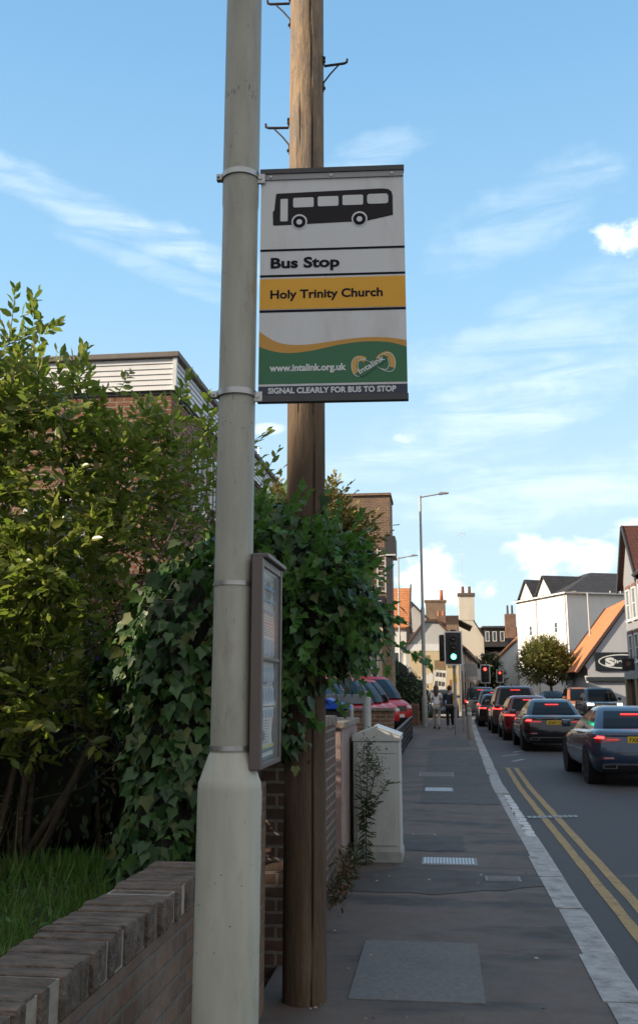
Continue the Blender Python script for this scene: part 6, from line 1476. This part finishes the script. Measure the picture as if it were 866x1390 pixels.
# ------------------------------------------------------------------ people
def skin_body(name, mat, parent, pts, edges, rad, root_i=0, sub=2):
    me = bpy.data.meshes.new(name); me.from_pydata(pts, edges, []); o = bpy.data.objects.new(name, me); COL.objects.link(o); o.parent = parent
    me.materials.append(mat)
    md = o.modifiers.new('skin','SKIN'); md.use_smooth_shade = True; md.branch_smoothing = .6
    for i,r_ in enumerate(rad): me.skin_vertices[0].data[i].radius = r_ if hasattr(r_,'__len__') else (r_,r_)
    me.skin_vertices[0].data[root_i].use_root = True
    s_ = o.modifiers.new('sub','SUBSURF'); s_.levels = sub; s_.render_levels = sub
    dg = bpy.context.evaluated_depsgraph_get(); m2 = bpy.data.meshes.new_from_object(o.evaluated_get(dg)); m2.name = name
    o.modifiers.clear(); o.data = m2
    return o
skin_m = plain('skin', (.42,.26,.19), .6, .08, 8, .03)
def figure(label, x, y, h, rz, top_m, leg_m, hair_m, longhair, shoes_m, sleeve_long, female, stride=1):
    k = h/1.75; o = thing('person', label, 'person', (x,y,.0), rz); sw = .175 if female else .20; hp = .095 if female else .085; s_ = stride
    J = dict(pel=(0,0,.93),wai=(0,-.01,1.08),che=(0,-.005,1.28),nek=(0,0,1.47),hd0=(0,.015,1.56),hd1=(0,.03,1.66),hd2=(0,.02,1.74),
             shl=(-sw,0,1.42),shr=(sw,0,1.42),ell=(-sw-.05,-.05*s_,1.14),elr=(sw+.05,.06*s_,1.14),wrl=(-sw-.045,.03*s_,.90),wrr=(sw+.045,.16*s_,.92),hal=(-sw-.03,.06*s_,.82),har=(sw+.03,.20*s_,.84),
             hil=(-hp,0,.88),hir=(hp,0,.88),knl=(-hp,.12*s_,.50),knr=(hp,.02*s_,.50),anl=(-hp,.13*s_,.09),anr=(hp,-.24*s_,.13),tol=(-hp-.01,.27*s_,.04),tor=(hp+.01,-.13*s_,.035))
    names = list(J); P = [tuple(c*k for c in J[n_]) for n_ in names]; ix = {n_:i for i,n_ in enumerate(names)}
    E = [('pel','wai'),('wai','che'),('che','nek'),('nek','hd0'),('hd0','hd1'),('hd1','hd2'),('che','shl'),('che','shr'),('shl','ell'),('ell','wrl'),('wrl','hal'),('shr','elr'),('elr','wrr'),('wrr','har'),('pel','hil'),('pel','hir'),('hil','knl'),('knl','anl'),('anl','tol'),('hir','knr'),('knr','anr'),('anr','tor')]
    rr = dict(pel=(.145,.10),wai=(.125,.09),che=(.15,.105),nek=.055,hd0=.075,hd1=.098,hd2=.07,shl=.062,shr=.062,ell=.042,elr=.042,wrl=.03,wrr=.03,hal=.034,har=.034,hil=.09,hir=.09,knl=.058,knr=.058,anl=.04,anr=.04,tol=.036,tor=.036)
    sk = lambda n_, f_=1.: tuple((q*k*f_ for q in (rr[n_] if hasattr(rr[n_],'__len__') else (rr[n_],rr[n_]))))
    skin_body('body', skin_m, o, P, [(ix[a],ix[b_]) for a,b_ in E], [sk(n_) for n_ in names])
    def garment(nm, mat, js, es, f_, grow=None):
        i2 = {n_:i for i,n_ in enumerate(js)}; pp = []
        for n_ in js: pp.append(tuple(c*k for c in (grow or {}).get(n_, J.get(n_))))
        skin_body(nm, mat, o, pp, [(i2[a],i2[b_]) for a,b_ in es], [sk(n_.split('_')[0], f_*(1.05 if n_.startswith(('ell','elr','wrl','wrr','knl','knr','anl','anr')) else 1)) for n_ in js])
    up = ['pel','wai','che','nek','shl','shr','ell','elr']; ue_ = [('pel','wai'),('wai','che'),('che','nek'),('che','shl'),('che','shr'),('shl','ell'),('shr','elr')]
    if sleeve_long: up += ['wrl','wrr']; ue_ += [('ell','wrl'),('elr','wrr')]
    garment('jacket' if sleeve_long else 'shirt', top_m, up, ue_, 1.17, {'nek':(0,0,1.45)} if sleeve_long else {'nek':(0,0,1.44),'ell':(-sw-.04,-.04*s_,1.20),'elr':(sw+.04,.05*s_,1.20)})
    garment('trousers', leg_m, ['pel','hil','hir','knl','knr','anl','anr'], [('pel','hil'),('pel','hir'),('hil','knl'),('hir','knr'),('knl','anl'),('knr','anr')], 1.28)
    for sd in 'lr':
        a,t_ = J['an'+sd],J['to'+sd]; mb = MB(); mb.bbox((t_[0]-.05)*k,(t_[0]+.05)*k,(a[1]-.07)*k,(t_[1]+.06)*k,max(.0,(min(a[2],t_[2])-.05))*k,(min(a[2],t_[2])+.05)*k,.03); mb.build('shoe', shoes_m, o, 40)
    mb = MB(); bm = bmesh.new(); bmesh.ops.create_icosphere(bm, subdivisions=3, radius=1); vs = []
    for v in bm.verts:
        q = v.co; z_ = 1.665+q.z*.118; yy = .005+q.y*.112; xx = q.x*.102
        if q.y > .35 and q.z < .35: yy -= .05*(q.y)
        if longhair and q.z < 0: z_ = 1.665+q.z*.42; yy = min(yy,.02)-.02-.05*(-q.z); xx *= 1.05+.12*math.sin(-q.z*3); xx += .02*q.z*math.sin(q.x*8)
        vs.append((xx*k,yy*k,z_*k))
    bm.verts.index_update(); mb.add(vs,[tuple(v.index for v in f.verts) for f in bm.faces]); bm.free(); mb.build('hair', hair_m, o, True)
    # nose and ears
    mb = MB(); mb.tube([(0,.115*k,1.69*k),(0,.15*k,1.645*k),(0,.12*k,1.635*k)], [.008,.016,.01], 6); mb.build('nose', skin_m, o, True)
    for sx in (-1,1): mb = MB(); mb.bbox(sx*.098*k-.012,sx*.098*k+.012,.0,.04,1.625*k,1.69*k,.01); mb.build('ear', skin_m, o)
    return o, J, k
tee = plain('white_tshirt', (.78,.77,.79), .85, .06, 6, .2); pale_tr = plain('pale_trousers', (.33,.32,.29), .9, .1, 6, .2); navyj = plain('navy_jacket', (.018,.028,.055), .8, .2, 6, .2); darktr = plain('dark_trousers', (.012,.013,.018), .9, .2, 6, .2)
brownh = plain('brown_hair', (.085,.038,.02), .6, .3, 30, .3, stretch=(1,1,.1)); darkh = plain('dark_hair', (.03,.018,.012), .6, .3, 30, .3); shoe_w = plain('white_shoe', (.5,.5,.5), .6)
pw_ = figure('woman seen from behind in white t-shirt and pale trousers walking away, long brown hair','' if False else -.20,42.0,1.76,R(-4),tee,pale_tr,brownh,True,plain('dark_shoe',(.06,.05,.05),.6),False,True,1) if False else figure('woman seen from behind in white t-shirt and pale trousers, long brown hair',-.20,42.0,1.77,R(-4),tee,pale_tr,brownh,True,plain('dark_shoe',(.06,.05,.05),.6),False,True,1)
pm_ = figure('man seen from behind in navy jacket and black trousers walking beside the woman',.36,42.1,1.75,R(-6),navyj,darktr,darkh,False,shoe_w,True,False,-1)
bgm = MB(); bgm.bbox(-.06,.06,-.14,.14,-.42,.10,.045); o = bgm.build('shoulder_bag', plain('bag_yellow',(.58,.36,.02),.6,.1,8,.2), None, True); o.location = (.545,41.95,1.36); tag(o, 'yellow bag hanging at the right side of the man in navy', 'bag')

split_pieces({k: k for k in ('rivet','post','downpipe','chimney_pot','bracket','wheel','barge_board','tyre_shapes','hub_shapes','window_shapes','divider_bars','snow_guards','roof_aerial','shaft')} | {'tyre_shapes':'tyre_shape','hub_shapes':'hub_shape','window_shapes':'window_shape','divider_bars':'divider_bar','snow_guards':'snow_guard'})
